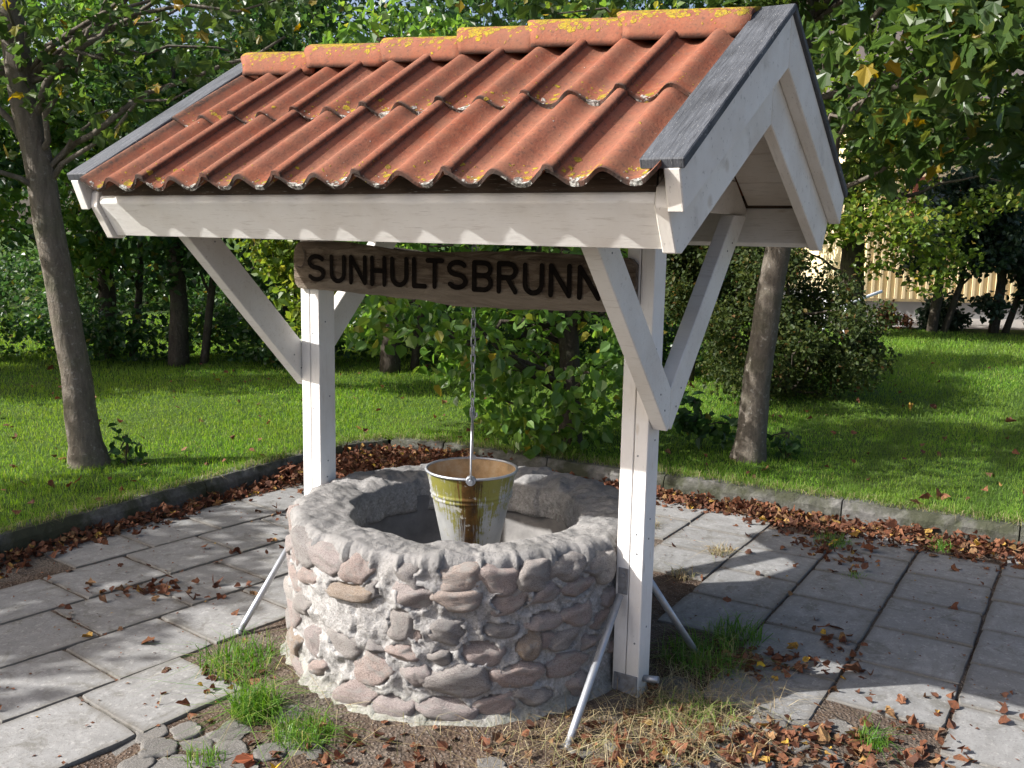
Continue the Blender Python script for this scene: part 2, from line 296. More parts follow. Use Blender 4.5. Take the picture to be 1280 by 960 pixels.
def mat_bucket():
    n = NT('stained_zinc'); c = n.coord('Object'); X, Y, Z = n.xyz(c)[:3]
    ang = n.math('ARCTAN2', X, n.math('MULTIPLY', Y, -1.0))     # 0 on the side with the front ear
    v = n.node('ShaderNodeCombineXYZ', {0: n.math('MULTIPLY', ang, 1.0), 1: n.math('MULTIPLY', Z, 1.3), 2: 0.0}).outputs[0]
    drip = n.noise(n.coord(src=v, scale=(9, 2.2, 1)), 2.2, 6, .7); blot = n.noise(c, 22, 6, .7); sp = n.noise(c, 9, 5)
    col = n.mix(n.ramp(sp, [(.35, 0.0), (.7, 1.0)]), (.27, .28, .28), (.40, .405, .40))
    A = n.math('ABSOLUTE', ang)
    hgt = n.math('MULTIPLY', n.math('SUBTRACT', Z, .10), 2.2)      # moss hangs from the rim
    ms = n.math('ADD', n.math('MULTIPLY', drip, 1.5), n.math('ADD', n.math('SUBTRACT', hgt, n.math('MULTIPLY', A, .34)), n.math('MULTIPLY', n.math('SUBTRACT', blot, .55), 1.7)))
    col = n.mix(n.ramp(ms, [(.50, 0.0), (.68, .92)]), col, n.mix(blot, (.11, .115, .010), (.25, .235, .025)))
    rs = n.math('SUBTRACT', n.math('ADD', n.math('MULTIPLY', drip, 1.25), -.17), n.math('MULTIPLY', A, 1.0))
    rs = n.math('SUBTRACT', rs, n.math('MULTIPLY', n.math('SUBTRACT', .3, Z), .22))
    col = n.mix(n.ramp(rs, [(.14, 0.0), (.26, .95)]), col, n.mix(n.ramp(blot, [(.35, 0.0), (.65, 1.0)]), (.035, .018, .008), (.16, .075, .02)))
    wsh = n.noise(n.coord(src=c, loc=(4, 1, 2)), 26, 3)
    col = n.mix(n.math('MULTIPLY', n.ramp(wsh, [(.64, 0.0), (.69, .9)]), n.ramp(A, [(.3, 1.0), (.6, 0.0)])), col, (.48, .46, .40))
    return n.bsdf(col, .48, n.bump(n.math('ADD', blot, drip), .2, .004), metallic=.25, spec=.4)
M['bucket'] = mat_bucket()
n = NT('rusty_zinc_inside'); c = n.coord('Object'); a = n.noise(c, 8, 6, .7)
M['bucket_in'] = n.bsdf(n.ramp(a, [(.32, (.16, .12, .07)), (.5, (.40, .27, .14)), (.7, (.50, .43, .31))]), .7, n.bump(a, .2, .004))
n = NT('yellow_boarding'); c = n.coord('Object'); a = n.noise(c, 2, 5)
M['yellow'] = n.bsdf(n.mix(a, (.80, .64, .36), (.86, .72, .46)), .8)
n = NT('white_trim'); M['trim'] = n.bsdf((.78, .77, .74), .6)
n = NT('brown_trim'); M['brown'] = n.bsdf((.16, .05, .03), .6)
n = NT('window_glass'); M['glass'] = n.bsdf((.03, .04, .05), .08, spec=.6)
n = NT('foundation_plaster'); c = n.pos(); M['plaster'] = n.bsdf(n.mix(n.noise(c, 3, 5), (.27, .265, .26), (.37, .365, .355)), .9)
n = NT('roofing_far'); c = n.pos(); M['roofing'] = n.bsdf(n.mix(n.noise(c, 8, 4), (.07, .06, .055), (.12, .10, .09)), .8)
n = NT('gravel_yard'); c = n.pos(); M['gravel'] = n.bsdf(n.mix(n.noise(c, 30, 5), (.17, .16, .15), (.28, .265, .25)), .95)
n = NT('white_metal_paint'); M['white_metal'] = n.bsdf((.75, .76, .77), .4)

# ------------------------------------------------------------------ object helpers
def link(name, me, parent=None, mat=None, loc=None, rotz=None):
    if mat is not None and not me.materials: me.materials.append(mat)
    o = bpy.data.objects.new(name, me); COL.objects.link(o)
    if parent is not None: o.parent = parent
    if loc is not None: o.location = loc
    if rotz is not None: o.rotation_euler = (0, 0, rotz)
    return o
def tag(o, label=None, cat=None, group=None, kind=None):
    if label: o['label'] = label
    if cat: o['category'] = cat
    if group: o['group'] = group
    if kind: o['kind'] = kind
    return o
def empty(name, loc, rotz=0, **kw):
    o = bpy.data.objects.new(name, None); COL.objects.link(o); o.location = loc; o.rotation_euler = (0, 0, rotz)
    o.empty_display_size = .1
    return tag(o, **kw)
class MB:
    def __init__(s): s.v = []; s.f = []; s.sm = []
    def add(s, vs, fs, smooth=False):
        b = len(s.v); s.v += [tuple(p) for p in vs]; s.f += [tuple(b + i for i in f) for f in fs]; s.sm += [smooth] * len(fs); return s
    def box(s, a, b, jit=0):
        (x0, y0, z0), (x1, y1, z1) = a, b
        vs = [(x0, y0, z0), (x1, y0, z0), (x1, y1, z0), (x0, y1, z0), (x0, y0, z1), (x1, y0, z1), (x1, y1, z1), (x0, y1, z1)]
        if jit: vs = [tuple(c + random.uniform(-jit, jit) for c in v) for v in vs]
        return s.add(vs, [(3, 2, 1, 0), (4, 5, 6, 7), (0, 1, 5, 4), (1, 2, 6, 5), (2, 3, 7, 6), (3, 0, 4, 7)])
    def prism(s, poly, axis, a, b):
        """poly: 2-D outline extruded along axis from a to b"""
        k = len(poly)
        def mk(p, h): return {0: (h, p[0], p[1]), 1: (p[0], h, p[1]), 2: (p[0], p[1], h)}[axis]
        vs = [mk(p, a) for p in poly] + [mk(p, b) for p in poly]
        fs = [tuple(range(k))[::-1], tuple(range(k, 2 * k))] + [(i, (i + 1) % k, k + (i + 1) % k, k + i) for i in range(k)]
        return s.add(vs, fs)
    def tube(s, pts, radii, seg=10, cap=True, smooth=True):
        pts = [Vector(p) for p in pts]
        if not hasattr(radii, '__len__'): radii = [radii] * len(pts)
        vs = []; fs = []; ref = None
        for i, p in enumerate(pts):
            d = (pts[min(i + 1, len(pts) - 1)] - pts[max(i - 1, 0)]).normalized()
            if ref is None: ref = d.orthogonal().normalized()
            e = (ref - d * ref.dot(d)).normalized(); ref = e; g = d.cross(e)
            for k in range(seg):
                a = 2 * math.pi * k / seg; vs.append(p + (e * math.cos(a) + g * math.sin(a)) * radii[i])
        for i in range(len(pts) - 1):
            for k in range(seg):
                k2 = (k + 1) % seg; fs.append((i * seg + k, i * seg + k2, (i + 1) * seg + k2, (i + 1) * seg + k))
        s.add(vs, fs, smooth)
        if cap:
            b = len(s.v) - len(vs); m = len(pts) - 1
            s.f += [tuple(b + k for k in range(seg))[::-1], tuple(b + m * seg + k for k in range(seg))]; s.sm += [False, False]
        return s
    def lathe(s, prof, seg=48, smooth=True, close=False):
        vs = []; fs = []; m = len(prof)
        for i in range(seg):
            a = 2 * math.pi * i / seg
            for r, z in prof: vs.append((r * math.cos(a), r * math.sin(a), z))
        for i in range(seg):
            j = (i + 1) % seg
            for k in range(m - 1 + (1 if close else 0)):
                k2 = (k + 1) % m; fs.append((i * m + k, j * m + k, j * m + k2, i * m + k2))
        return s.add(vs, fs, smooth)
    def mesh(s, name, bevel=0, fix=False):
        me = bpy.data.meshes.new(name); me.from_pydata(s.v, [], s.f); me.polygons.foreach_set('use_smooth', s.sm)
        if bevel or fix:
            bm = bmesh.new(); bm.from_mesh(me)
            if fix: bmesh.ops.recalc_face_normals(bm, faces=bm.faces)
            if bevel: bmesh.ops.bevel(bm, geom=[e for e in bm.edges if len(e.link_faces) == 2 and e.calc_face_angle(0) > .6], offset=bevel, segments=1, affect='EDGES', clamp_overlap=True)
            bm.to_mesh(me); bm.free()
        me.update(); return me
    def build(s, name, mat, parent=None, bevel=0, fix=False, loc=None, rotz=None):
        return link(name, s.mesh(name, bevel, fix), parent, mat, loc, rotz)

def np_mesh(name, V, Fidx, sizes, smooth=False):
    """V (n,3); Fidx flat loop indices; sizes per-face counts"""
    me = bpy.data.meshes.new(name); me.vertices.add(len(V)); me.vertices.foreach_set('co', np.asarray(V, np.float32).ravel())
    me.loops.add(len(Fidx)); me.loops.foreach_set('vertex_index', np.asarray(Fidx, np.int32))
    sizes = np.asarray(sizes, np.int32); me.polygons.add(len(sizes))
    st = np.zeros(len(sizes), np.int32); st[1:] = np.cumsum(sizes)[:-1]
    me.polygons.foreach_set('loop_start', st); me.polygons.foreach_set('loop_total', sizes)
    me.polygons.foreach_set('use_smooth', np.full(len(sizes), smooth)); me.update(calc_edges=True); return me

LEAF6 = (np.array([(0, 0, 0), (.34, .22, .10), (.40, .55, .10), (0, 1, -.10), (-.40, .55, .10), (-.34, .22, .10)], float), [(0, 1, 2, 3), (0, 3, 4, 5)])
LEAF4 = (np.array([(0, 0, 0), (.36, .45, .08), (0, 1, -.05), (-.36, .45, .08)], float), [(0, 1, 2), (0, 2, 3)])
LOBED = (np.array([(0, 0, 0), (.28, -.06, .04), (.30, .22, .05), (.56, .42, .02), (.30, .58, .07), (.22, .86, .04), (0, 1.02, -.08),
                   (-.22, .86, .04), (-.30, .58, .07), (-.56, .42, .02), (-.30, .22, .05), (-.28, -.06, .04)], float),
         [(0, 1, 2, 3), (0, 3, 4), (0, 4, 5, 6), (0, 6, 7, 8), (0, 8, 9), (0, 9, 10, 11)])
def leaves(name, P, size, shape=LEAF6, up=.35, droop=.3, curl=0.0, aim=None, rg=None):
    """a mesh of leaf polygons at P; up: how much the blades face upward"""
    g = rg or rng; n = len(P); verts, faces = shape
    nr = g.normal(size=(n, 3)); nr /= np.linalg.norm(nr, axis=1)[:, None]
    nr[:, 2] += up * 3; nr /= np.linalg.norm(nr, axis=1)[:, None]
    d = g.normal(size=(n, 3)); d[:, 2] -= droop * 2
    if aim is not None: d = d * .7 + aim
    d -= nr * (d * nr).sum(1)[:, None]; d /= np.linalg.norm(d, axis=1)[:, None] + 1e-9
    x = np.cross(d, nr)
    sz = np.asarray(size) * (g.uniform(.65, 1.3, n) if np.ndim(size) == 0 else 1)
    asp = g.uniform(.75, 1.15, n); cu = g.normal(0, curl, n) if curl else np.zeros(n)
    L = np.repeat(verts[None], n, 0).copy(); L[:, :, 2] += cu[:, None] * (L[:, :, 0] ** 2 * 3 - .3 * L[:, :, 1])
    V = P[:, None] + sz[:, None, None] * (L[:, :, 0:1] * asp[:, None, None] * x[:, None] + L[:, :, 1:2] * d[:, None] + L[:, :, 2:3] * nr[:, None])
    k = len(verts); base = (np.arange(n) * k)[:, None]
    fl = np.array([i for f in faces for i in f]); idx = (base + fl[None]).ravel()
    return np_mesh(name, V.reshape(-1, 3), idx, np.tile([len(f) for f in faces], n))
def blades(name, P, h, wd, lean=.35, rg=None, bend=.4):
    """grass blades: two-segment ribbons"""
    g = rg or rng; n = len(P); a = g.uniform(0, 2 * np.pi, n); b = g.uniform(0, 2 * np.pi, n)
    h = np.broadcast_to(h, n); wd = np.broadcast_to(wd, n); ln = np.abs(g.normal(0, lean, n))
    side = np.stack([np.cos(a), np.sin(a), 0 * a], 1) * wd[:, None] * .5; dr = np.stack([np.cos(b), np.sin(b), 0 * b], 1)
    mid = P + dr * (ln * h * .35)[:, None] + np.array([0, 0, 1]) * (h * .6)[:, None]
    tip = P + dr * (ln * h * (1 + bend))[:, None] + np.array([0, 0, 1]) * (h * np.clip(1.05 - ln * .5, .25, 1))[:, None]
    V = np.stack([P - side, P + side, mid + side * .75, mid - side * .75, tip], 1).reshape(-1, 3)
    base = (np.arange(n) * 5)[:, None]; idx = (base + np.array([0, 1, 2, 3, 3, 2, 4])[None]).ravel()
    return np_mesh(name, V, idx, np.tile([4, 3], n))

# ================================================================== the setting: ground, kerb, lawn, paving
KERB = [(-6.2, -1.62), (-2.53, 4.59), (-1.86, 5.72), (-1.5, 6.34), (-1.2, 6.78), (-.9, 6.98), (-.5, 6.90), (.99, 6.05), (1.96, 5.51), (2.78, 5.06), (9.0, 1.6)]
KX = np.array([p[0] for p in KERB]); KY = np.array([p[1] for p in KERB])
def kerb_y(x): return np.interp(x, KX, KY)
def kerb_dist(x, y):
    """distance to the front face of the kerb, positive on the paved side"""
    x = np.asarray(x, float); y = np.asarray(y, float); best = np.full(x.shape, 1e9)
    for (ax, ay), (bx, by) in zip(KERB[:-1], KERB[1:]):
        dx, dy = bx - ax, by - ay; k = np.clip(((x - ax) * dx + (y - ay) * dy) / (dx * dx + dy * dy), 0, 1)
        best = np.minimum(best, np.hypot(x - ax - k * dx, y - ay - k * dy))
    return np.where(y < kerb_y(x), best, -best)
def fbm(x, y, s, seed=0.0, o=4):
    return noise.fractal(Vector((x * s + seed, y * s - seed, seed)), 1.0, 2.0, o)

# slabs: two fields laid at slightly different angles, meeting behind the well
SLABS = []
def field(ang, n0, pitch, cols, phase, emin, emax, ok, size=1.0):
    e = np.array([math.cos(R(ang)), math.sin(R(ang))]); nn = np.array([e[1], -e[0]])
    for j in cols:
        k0 = -12
        for k in range(k0, 14):
            ec = phase(j) + (k + .5) * pitch; nc = n0 + (j + .5) * pitch
            if ec - pitch / 2 < emin(j) - .02 or ec + pitch / 2 > emax(j) + .02: continue
            p = e * ec + nn * nc
            if not ok(p[0], p[1]): continue
            SLABS.append((p[0], p[1], R(ang), size))
def clear(x, y): return kerb_dist(x, y) > .22 and math.hypot(x - WC.x, y - WC.y) > .93
field(58.5, -1.537, .405, range(-4, 12), lambda j: {0: 4.14, 1: 3.98, 2: 3.81, 3: 4.04}.get(j, 4.04 + .17 * (j - 3) * (-1) ** j),
      lambda j: {-4: 5.0, -3: 4.9, -2: 4.75, -1: 4.1, 0: 3.72, 1: 3.17, 2: 3.38, 3: 2.75}.get(j, 1.4 if j > 3 else 5), lambda j: 12,
      lambda x, y: x > -.2 and clear(x, y))
field(52.0, -2.76, -.418, range(0, 12), lambda j: 1.585 + .163 * j, lambda j: -2, lambda j: 2.03 if j == 0 else 12,
      lambda x, y: x < -.66 and clear(x, y), 1.032)
SL = np.array([(a, b) for a, b, *_ in SLABS])

ground_cells = []
xs = np.concatenate([[-400, -150, -60, -25, -12, -8, -6, -5, -4.4], np.linspace(-4, 5, 190), [5.6, 7, 9, 13, 25, 60, 150, 400]])
ys = np.concatenate([[-400, -100, -30, -10, -4, -1, .4, 1.2], np.linspace(1.8, 7.4, 125), [8, 10, 14, 25, 60, 150, 400]])
def soil_h(x, y):
    d = math.hypot(x - WC.x, y - WC.y); h = -.010 + .010 * fbm(x, y, 2.2, 3) + .006 * fbm(x, y, 12, 9, 3)
    h += .030 * math.exp(-max(0, d - .72) / .10) if d > .5 else -.1
    if y < 3.3 and -1.2 < x < 1.05 and d > .7: h += .014
    q = SL - np.array((x, y)); k = np.argmin((q * q).sum(1)); a = SLABS[k][2]; dx, dy = q[k]
    m = max(abs(dx * math.cos(a) + dy * math.sin(a)), abs(dy * math.cos(a) - dx * math.sin(a)))
    if m < .235: h = min(h, -.009 + (.007 * max(0, fbm(x, y, 5, 40, 3)) if m > .13 else 0))
    return h
gv = [(x, y, soil_h(x, y) if -4.5 < x < 5.5 and 1 < y < 7.5 else -.022) for y in ys for x in xs]
nx = len(xs); gf = [(j * nx + i, j * nx + i + 1, (j + 1) * nx + i + 1, (j + 1) * nx + i) for j in range(len(ys) - 1) for i in range(nx - 1)]
mb = MB(); mb.add(gv, gf, True)
ground = tag(mb.build('ground', M['soil']), kind='structure')

# lawn, a raised sheet behind the kerb
LZ = .118
lx = np.concatenate([[-300, -120, -50, -20, -10], np.linspace(-6.2, 9, 130), [12, 20, 50, 120, 300]])
ly = np.concatenate([[.12, .2, .35, .55, .8, 1.2, 1.7, 2.3, 3.0, 3.9, 5, 6.5, 8.5, 11, 15, 22, 40, 90, 250]])
lv = []
for x in lx:
    y0 = float(kerb_y(x))
    for dy in ly: lv.append((x, y0 + dy, LZ + .014 * fbm(x, y0 + dy, .9, 5) * min(1, dy) + (.02 if dy < .3 else 0) * 0))
m_ = len(ly); mb = MB(); mb.add(lv, [(i * m_ + j, (i + 1) * m_ + j, (i + 1) * m_ + j + 1, i * m_ + j + 1) for i in range(len(lx) - 1) for j in range(m_ - 1)], True)
lawn = tag(mb.build('lawn', M['lawn']), kind='structure')

# kerb of concrete stones
kerb = tag(empty('kerb', (0, 0, 0)), kind='structure')
def kerb_stone(a, b, rough=.006):
    a = Vector((*a, 0)); b = Vector((*b, 0)); d = (b - a); L = d.length; d.normalize(); nrm = Vector((-d.y, d.x, 0))   # towards the lawn
    prof = [(0, -.06), (.002, .075), (.022, .118), (.13, .122), (.15, .09), (.15, -.06)]
    k = max(2, int(L / .045)); vs = []
    for i in range(k + 1):
        s = .004 + (L - .008) * i / k
        for j, (o_, z) in enumerate(prof):
            p = d * s + nrm * o_ ; q = a + p
            jz = rough * noise.noise(Vector((q.x * 14 + j * 3, q.y * 14, z * 20))) * (1.6 if j in (1, 2) else 1)
            vs.append((p.x - nrm.x * jz, p.y - nrm.y * jz, z + jz))
    m = len(prof); fs = [(i * m + j, (i + 1) * m + j, (i + 1) * m + j + 1, i * m + j + 1) for i in range(k) for j in range(m - 1)]
    fs += [tuple(range(m)), tuple(range(k * m, k * m + m))[::-1]]
    mb = MB(); mb.add(vs, fs); return mb.build('kerb_stone', M['kerb'], kerb, loc=a, fix=True)
for (a, b) in zip(KERB[:-1], KERB[1:]):
    a = np.array(a); b = np.array(b); L = np.linalg.norm(b - a); k = max(1, round(L / .98))
    for i in range(k): kerb_stone(a + (b - a) * i / k, a + (b - a) * (i + 1) / k)

# paving slabs
paving = tag(empty('paving', (0, 0, 0)), kind='structure')
def slab_mesh(seed):
    g = random.Random(seed); k = 9; h = .1985; bm = bmesh.new()
    top = []
    ring = []
    for side in range(4):
        for i in range(k):
            f = -h + 2 * h * i / k; x, y = [(f, -h), (h, f), (-f, h), (-h, -f)][side]
            q = .0035 if 0 < i else .010 * g.random() + .003
            x -= math.copysign(q * g.random(), x); y -= math.copysign(q * g.random(), y); ring.append((x, y))
    vt = [bm.verts.new((x * .985, y * .985, 0)) for x, y in ring]; vm = [bm.verts.new((x, y, -.006)) for x, y in ring]; vb = [bm.verts.new((x, y, -.05)) for x, y in ring]
    n_ = len(ring); bm.faces.new(vt)
    for i in range(n_):
        j = (i + 1) % n_; bm.faces.new((vm[i], vm[j], vt[j], vt[i])); bm.faces.new((vb[i], vb[j], vm[j], vm[i]))
    me = bpy.data.meshes.new('slab'); bm.to_mesh(me); bm.free(); me.materials.append(M['slab']); return me
SM = [slab_mesh(i) for i in range(7)]
for i, (x, y, a, sc_) in enumerate(SLABS):
    o = link('slab', SM[i % 7], paving, loc=(x, y, random.uniform(-.003, .003)))
    o.scale = (sc_, sc_, 1)
    o.rotation_euler = (random.uniform(-.006, .006), random.uniform(-.006, .006), a + random.choice((0, 1, 2, 3)) * math.pi / 2 + random.uniform(-.012, .012))

# worn granite setts in the trodden ground in front of the well
setts = tag(empty('sett_paving', (0, 0, 0)), kind='structure')
def rock_mesh(seed, sub=2, amp=.22, flat=None, name='stone', sq=2.0):
    bm = bmesh.new(); bmesh.ops.create_icosphere(bm, subdivisions=sub, radius=1)
    gq = random.Random(seed * 13 + 1); planes = [(Vector((gq.gauss(0, 1), gq.gauss(0, 1), gq.gauss(0, 1))).normalized(), gq.uniform(.72, .95)) for _ in range(9)] if name == 'stone' else []
    if planes: planes.append((Vector((gq.gauss(0, .15), -1, gq.gauss(0, .15))).normalized(), .80))
    for v in bm.verts:
        d = v.co.normalized(); e = (abs(d.x) ** sq + abs(d.y) ** sq + abs(d.z) ** sq) ** (-1 / sq)
        for pl_, pd_ in planes: e = min(e, pd_ / max(.05, d.dot(pl_)))
        r = e * (1 + amp * noise.noise(d * 1.3 + Vector((seed * 7.1, seed * 3.3, seed))) + amp * .50 * noise.noise(d * 3.0 + Vector((seed, seed * 5.1, 2))))
        v.co = d * r
        if flat: v.co.z = min(v.co.z, flat)
    for f in bm.faces: f.smooth = True
    me = bpy.data.meshes.new(name); bm.to_mesh(me); bm.free(); return me
CM = [rock_mesh(20 + i, 3, .30, .42, 'sett', 5.0) for i in range(6)]
for m in CM: m.materials.append(M['cobble'])
def slab_near(x, y): return len(SL) and np.min(np.maximum(np.abs(SL[:, 0] - x), np.abs(SL[:, 1] - y))) < .27
g = random.Random(5)
for iy in range(14):
    for ix in range(-12, 14):
        x = ix * .118 + (iy % 2) * .05 + g.uniform(-.02, .02) - .1; y = 2.2 + iy * .112 + g.uniform(-.02, .02) + .10 * abs(x)
        d = math.hypot(x - WC.x, y - WC.y)
        if d < .84 or slab_near(x, y) or y > 3.5: continue
        if abs(x) < .62 and y > 2.45 and g.random() < .62: continue
        if g.random() < .12: continue
        s = g.uniform(.048, .066); o = link('sett', g.choice(CM), setts, loc=(x, y, soil_h(x, y) - .019 + g.uniform(-.007, .003)))
        o.scale = (s * g.uniform(.85, 1.15), s, .062); o.rotation_euler = (g.uniform(-.08, .08), g.uniform(-.08, .08), R(40) + g.uniform(-.6, .6))

# ================================================================== the stone well
well = empty('stone_well', WC, 0, label='round well of rounded fieldstones set in rough grey mortar', cat='well')
STN = [(-2.721, 0.482, 0.121, 0.102), (-2.544, 0.564, 0.176, 0.086), (-2.312, 0.557, 0.171, 0.083), (-2.096, 0.554, 0.12, 0.087), (-1.803, 0.573, 0.096, 0.085), (-1.562, 0.56, 0.146, 0.073), (-1.364, 0.557, 0.127, 0.09), (-1.181, 0.555, 0.119, 0.086), (-0.975, 0.565, 0.141, 0.076), (-0.756, 0.585, 0.119, 0.108), (-0.788, 0.488, 0.113, 0.054), (-2.7, 0.385, 0.136, 0.079), (-2.469, 0.441, 0.146, 0.067), (-2.158, 0.438, 0.178, 0.064), (-2.007, 0.465, 0.062, 0.052), (-1.77, 0.459, 0.136, 0.096), (-1.569, 0.459, 0.141, 0.07), (-1.31, 0.447, 0.147, 0.074), (-1.115, 0.463, 0.118, 0.058), (-0.934, 0.454, 0.13, 0.078), (-0.709, 0.388, 0.065, 0.073), (-2.759, 0.229, 0.154, 0.091), (-2.562, 0.316, 0.131, 0.076), (-1.845, 0.365, 0.099, 0.103), (-1.769, 0.326, 0.054, 0.046), (-1.61, 0.344, 0.12, 0.074), (-1.368, 0.35, 0.122, 0.051), (-1.126, 0.363, 0.125, 0.069), (-0.936, 0.361, 0.117, 0.071), (-0.763, 0.305, 0.089, 0.079), (-2.737, 0.125, 0.165, 0.091), (-2.427, 0.196, 0.105, 0.092), (-2.193, 0.241, 0.137, 0.083), (-1.99, 0.253, 0.062, 0.041), (-1.837, 0.259, 0.105, 0.057), (-1.638, 0.255, 0.081, 0.046), (-1.458, 0.274, 0.149, 0.085), (-1.219, 0.283, 0.087, 0.081), (-1.117, 0.286, 0.079, 0.052), (-1.001, 0.276, 0.117, 0.082), (-0.834, 0.239, 0.08, 0.06), (-2.79, 0.031, 0.156, 0.082), (-2.604, 0.034, 0.141, 0.076), (-2.0, 0.173, 0.153, 0.099), (-1.755, 0.177, 0.096, 0.086), (-1.525, 0.179, 0.22, 0.097), (-1.25, 0.19, 0.153, 0.087), (-0.986, 0.186, 0.164, 0.071), (-2.39, 0.105, 0.1, 0.063), (-2.102, 0.076, 0.17, 0.083), (-1.898, 0.066, 0.136, 0.076), (-1.62, 0.076, 0.179, 0.086), (-1.381, 0.085, 0.141, 0.075), (-1.165, 0.096, 0.142, 0.058), (-0.907, 0.102, 0.098, 0.084)]
g = random.Random(11)
for row in range(6):                                   # round the back, not seen from the front
    th = -.62 + .1 * (row % 2)
    while th < 2 * math.pi - 2.98:
        wd = g.uniform(.10, .17); STN.append((th + wd / 1.4, .555 - row * .096 + g.uniform(-.012, .012), wd, g.uniform(.062, .09))); th += (wd + .02) / .69
SA = np.array(STN)
def mortar_r(th, z):
    """radius of the mortar face: it laps up around each stone"""
    dth = (th - SA[:, 0] + np.pi) % (2 * np.pi) - np.pi
    q = np.sqrt((dth * .69 / (SA[:, 2] * .5)) ** 2 + ((z - SA[:, 1]) / (SA[:, 3] * .5)) ** 2).min()
    p = Vector((math.cos(th) * .69, math.sin(th) * .69, z))
    r = .684 + .014 * noise.fractal(p * 7, 1, 2, 4) + .010 * noise.fractal(p * 24, 1, 2, 4)
    if q < .90: r -= .012
    elif q < 1.35: r += .009 * (1.35 - q) / .45
    if z < .06: r += .07 * (1 - z / .06) ** 1.6
    d2 = ((th + 2.25) * .69 / .10) ** 2 + ((z - .34) / .07) ** 2
    if d2 < 1: r = .690 + .002 * noise.noise(p * 9)    # the trowelled patch
    return r
NTH = 520; prof_n = None; vs = []
zs = np.concatenate([np.linspace(-.05, .05, 5), np.linspace(.065, .555, 58)])
for i in range(NTH):
    th = -math.pi + 2 * math.pi * i / NTH; c_, s_ = math.cos(th), math.sin(th); col_ = []
    nz = .020 * noise.fractal(Vector((c_ * 2.1, s_ * 2.1, 4)), 1, 2, 3)
    for z in zs: col_.append((mortar_r(th, z), z))
    r0 = mortar_r(th, .55); ri = .452 + .030 * noise.fractal(Vector((c_ * 3, s_ * 3, 1)), 1, 2, 4)
    for k in range(1, 8):                              # rounded outer edge
        a = k / 7 * math.pi / 2; col_.append((r0 - .035 * (1 - math.cos(a)), .555 + .042 * math.sin(a) + nz * k / 7))
    for k in range(1, 14):
        f = k / 14; r = (r0 - .035) * (1 - f) + (ri + .02) * f; p = Vector((c_ * r, s_ * r, 0))
        col_.append((r, .597 + nz + .010 * noise.fractal(p * 9, 1, 2, 4) + .010 * noise.fractal(p * 22, 1, 2, 3) - .018 * f * f))
    for k in range(1, 5):
        a = k / 4 * math.pi / 2; col_.append((ri + .02 * (1 - math.sin(a)), .579 + nz - .02 * (1 - math.cos(a))))
    for z in np.linspace(.545, .44, 8):
        p = Vector((c_ * .45, s_ * .45, z)); col_.append((ri + .012 * noise.fractal(p * 9, 1, 2, 4) - .004, z + nz * .5))
    col_.append((.475, .435)); prof_n = len(col_)
    vs += [(c_ * r, s_ * r, z) for r, z in col_]
mb = MB(); mb.add(vs, [(i * prof_n + j, ((i + 1) % NTH) * prof_n + j, ((i + 1) % NTH) * prof_n + j + 1, i * prof_n + j + 1) for i in range(NTH) for j in range(prof_n - 1)], True)
mb.build('mortar_wall', M['mortar'], well)
RM = [rock_mesh(i, 4, .16, None, 'stone', 3.2) for i in range(14)]
for m in RM: m.materials.append(M['stone'])
g = random.Random(3)
for th, z, wd, h in STN:
    proud = g.uniform(.017, .028) if g.random() > .25 else g.uniform(.008, .014)
    z = min(z, .578 - h * .64)
    dp = .055; rad = .686 + proud - dp
    o = link('stone', g.choice(RM), well, loc=(rad * math.cos(th), rad * math.sin(th), z))
    o.scale = (wd * .66, dp, h * .66); o.rotation_euler = (0, g.uniform(-.22, .22), th - math.pi / 2)
mb = MB(); mb.lathe([(.50, .50), (.462, .50), (.458, -.9), (.50, -.9)], 72, close=True); mb.build('inner_ring', M['ring'], well)
mb = MB(); k = 48; mb.add([(.459 * math.cos(2 * math.pi * i / k), .459 * math.sin(2 * math.pi * i / k), -.62) for i in range(k)], [tuple(range(k))]); mb.build('water_surface', M['water'], well)

# ================================================================== the well house (local x = along the ridge, local y = towards the back)
house = empty('well_house', O, -YAW, label='white timber well roof on two posts with red clay tiles', cat='well roof')
ZR, KS = 2.355, .6096                                   # ridge height of the cap boards and slope of the roof
PW = .1016; PD = .097
def Y(t): return -t
for s0 in (.618, -.879):
    mb = MB(); h = PW / 2
    mb.box((s0, -PD / 2, -.03), (s0 + h - .0015, PD / 2, 1.735)); mb.box((s0 + h + .0015, -PD / 2, -.03), (s0 + PW, PD / 2, 1.735))
    post = mb.build('post', M['white_z'], house, bevel=.0025)
# braces, nailed to the outer faces of the posts
for s0, s1 in ((.7215, .776), (-.934, -.8805)):
    k = 1.06 if s0 > 0 else 1.01
    for sg in (1, -1):
        z1 = 1.736; e = .0012
        poly = [(e, .985 + k * .018), (.018, .985 + k * .018 - .012), ((z1 - .985) / k, z1), ((z1 - 1.14) / k, z1), (e, 1.14)]
        mb = MB(); mb.prism([(-sg * t, z) for t, z in poly], 0, s0 + .0004 * sg, s1 + .0004 * sg); mb.build('brace', M['white'], house, bevel=.003, fix=True)
# nail heads on the braces and posts
mb = MB()
def nail(p, d): q = Vector(p); mb.tube([q, q + Vector(d) * .0016], .0036, 6, smooth=False)
for sx, dx in ((.7763, 1), (-.8802, 1)):
    for sg in (1, -1):
        for t_, z_ in ((.05, 1.07), (.09, 1.13), (.50, 1.60), (.55, 1.63)): nail((sx, -sg * t_, z_), (dx, 0, 0))
for s0 in (.618, -.879):
    for z_ in (.22, .55, .62, .90, 1.22): nail((s0 + .076 + .01 * math.sin(z_ * 40), -PD / 2, z_), (0, -1, 0)); nail((s0 + PW, .012 * math.sin(z_ * 30), z_ + .05), (1, 0, 0))
tag(mb.build('nail_heads', M['bracket'], house), kind='stuff')
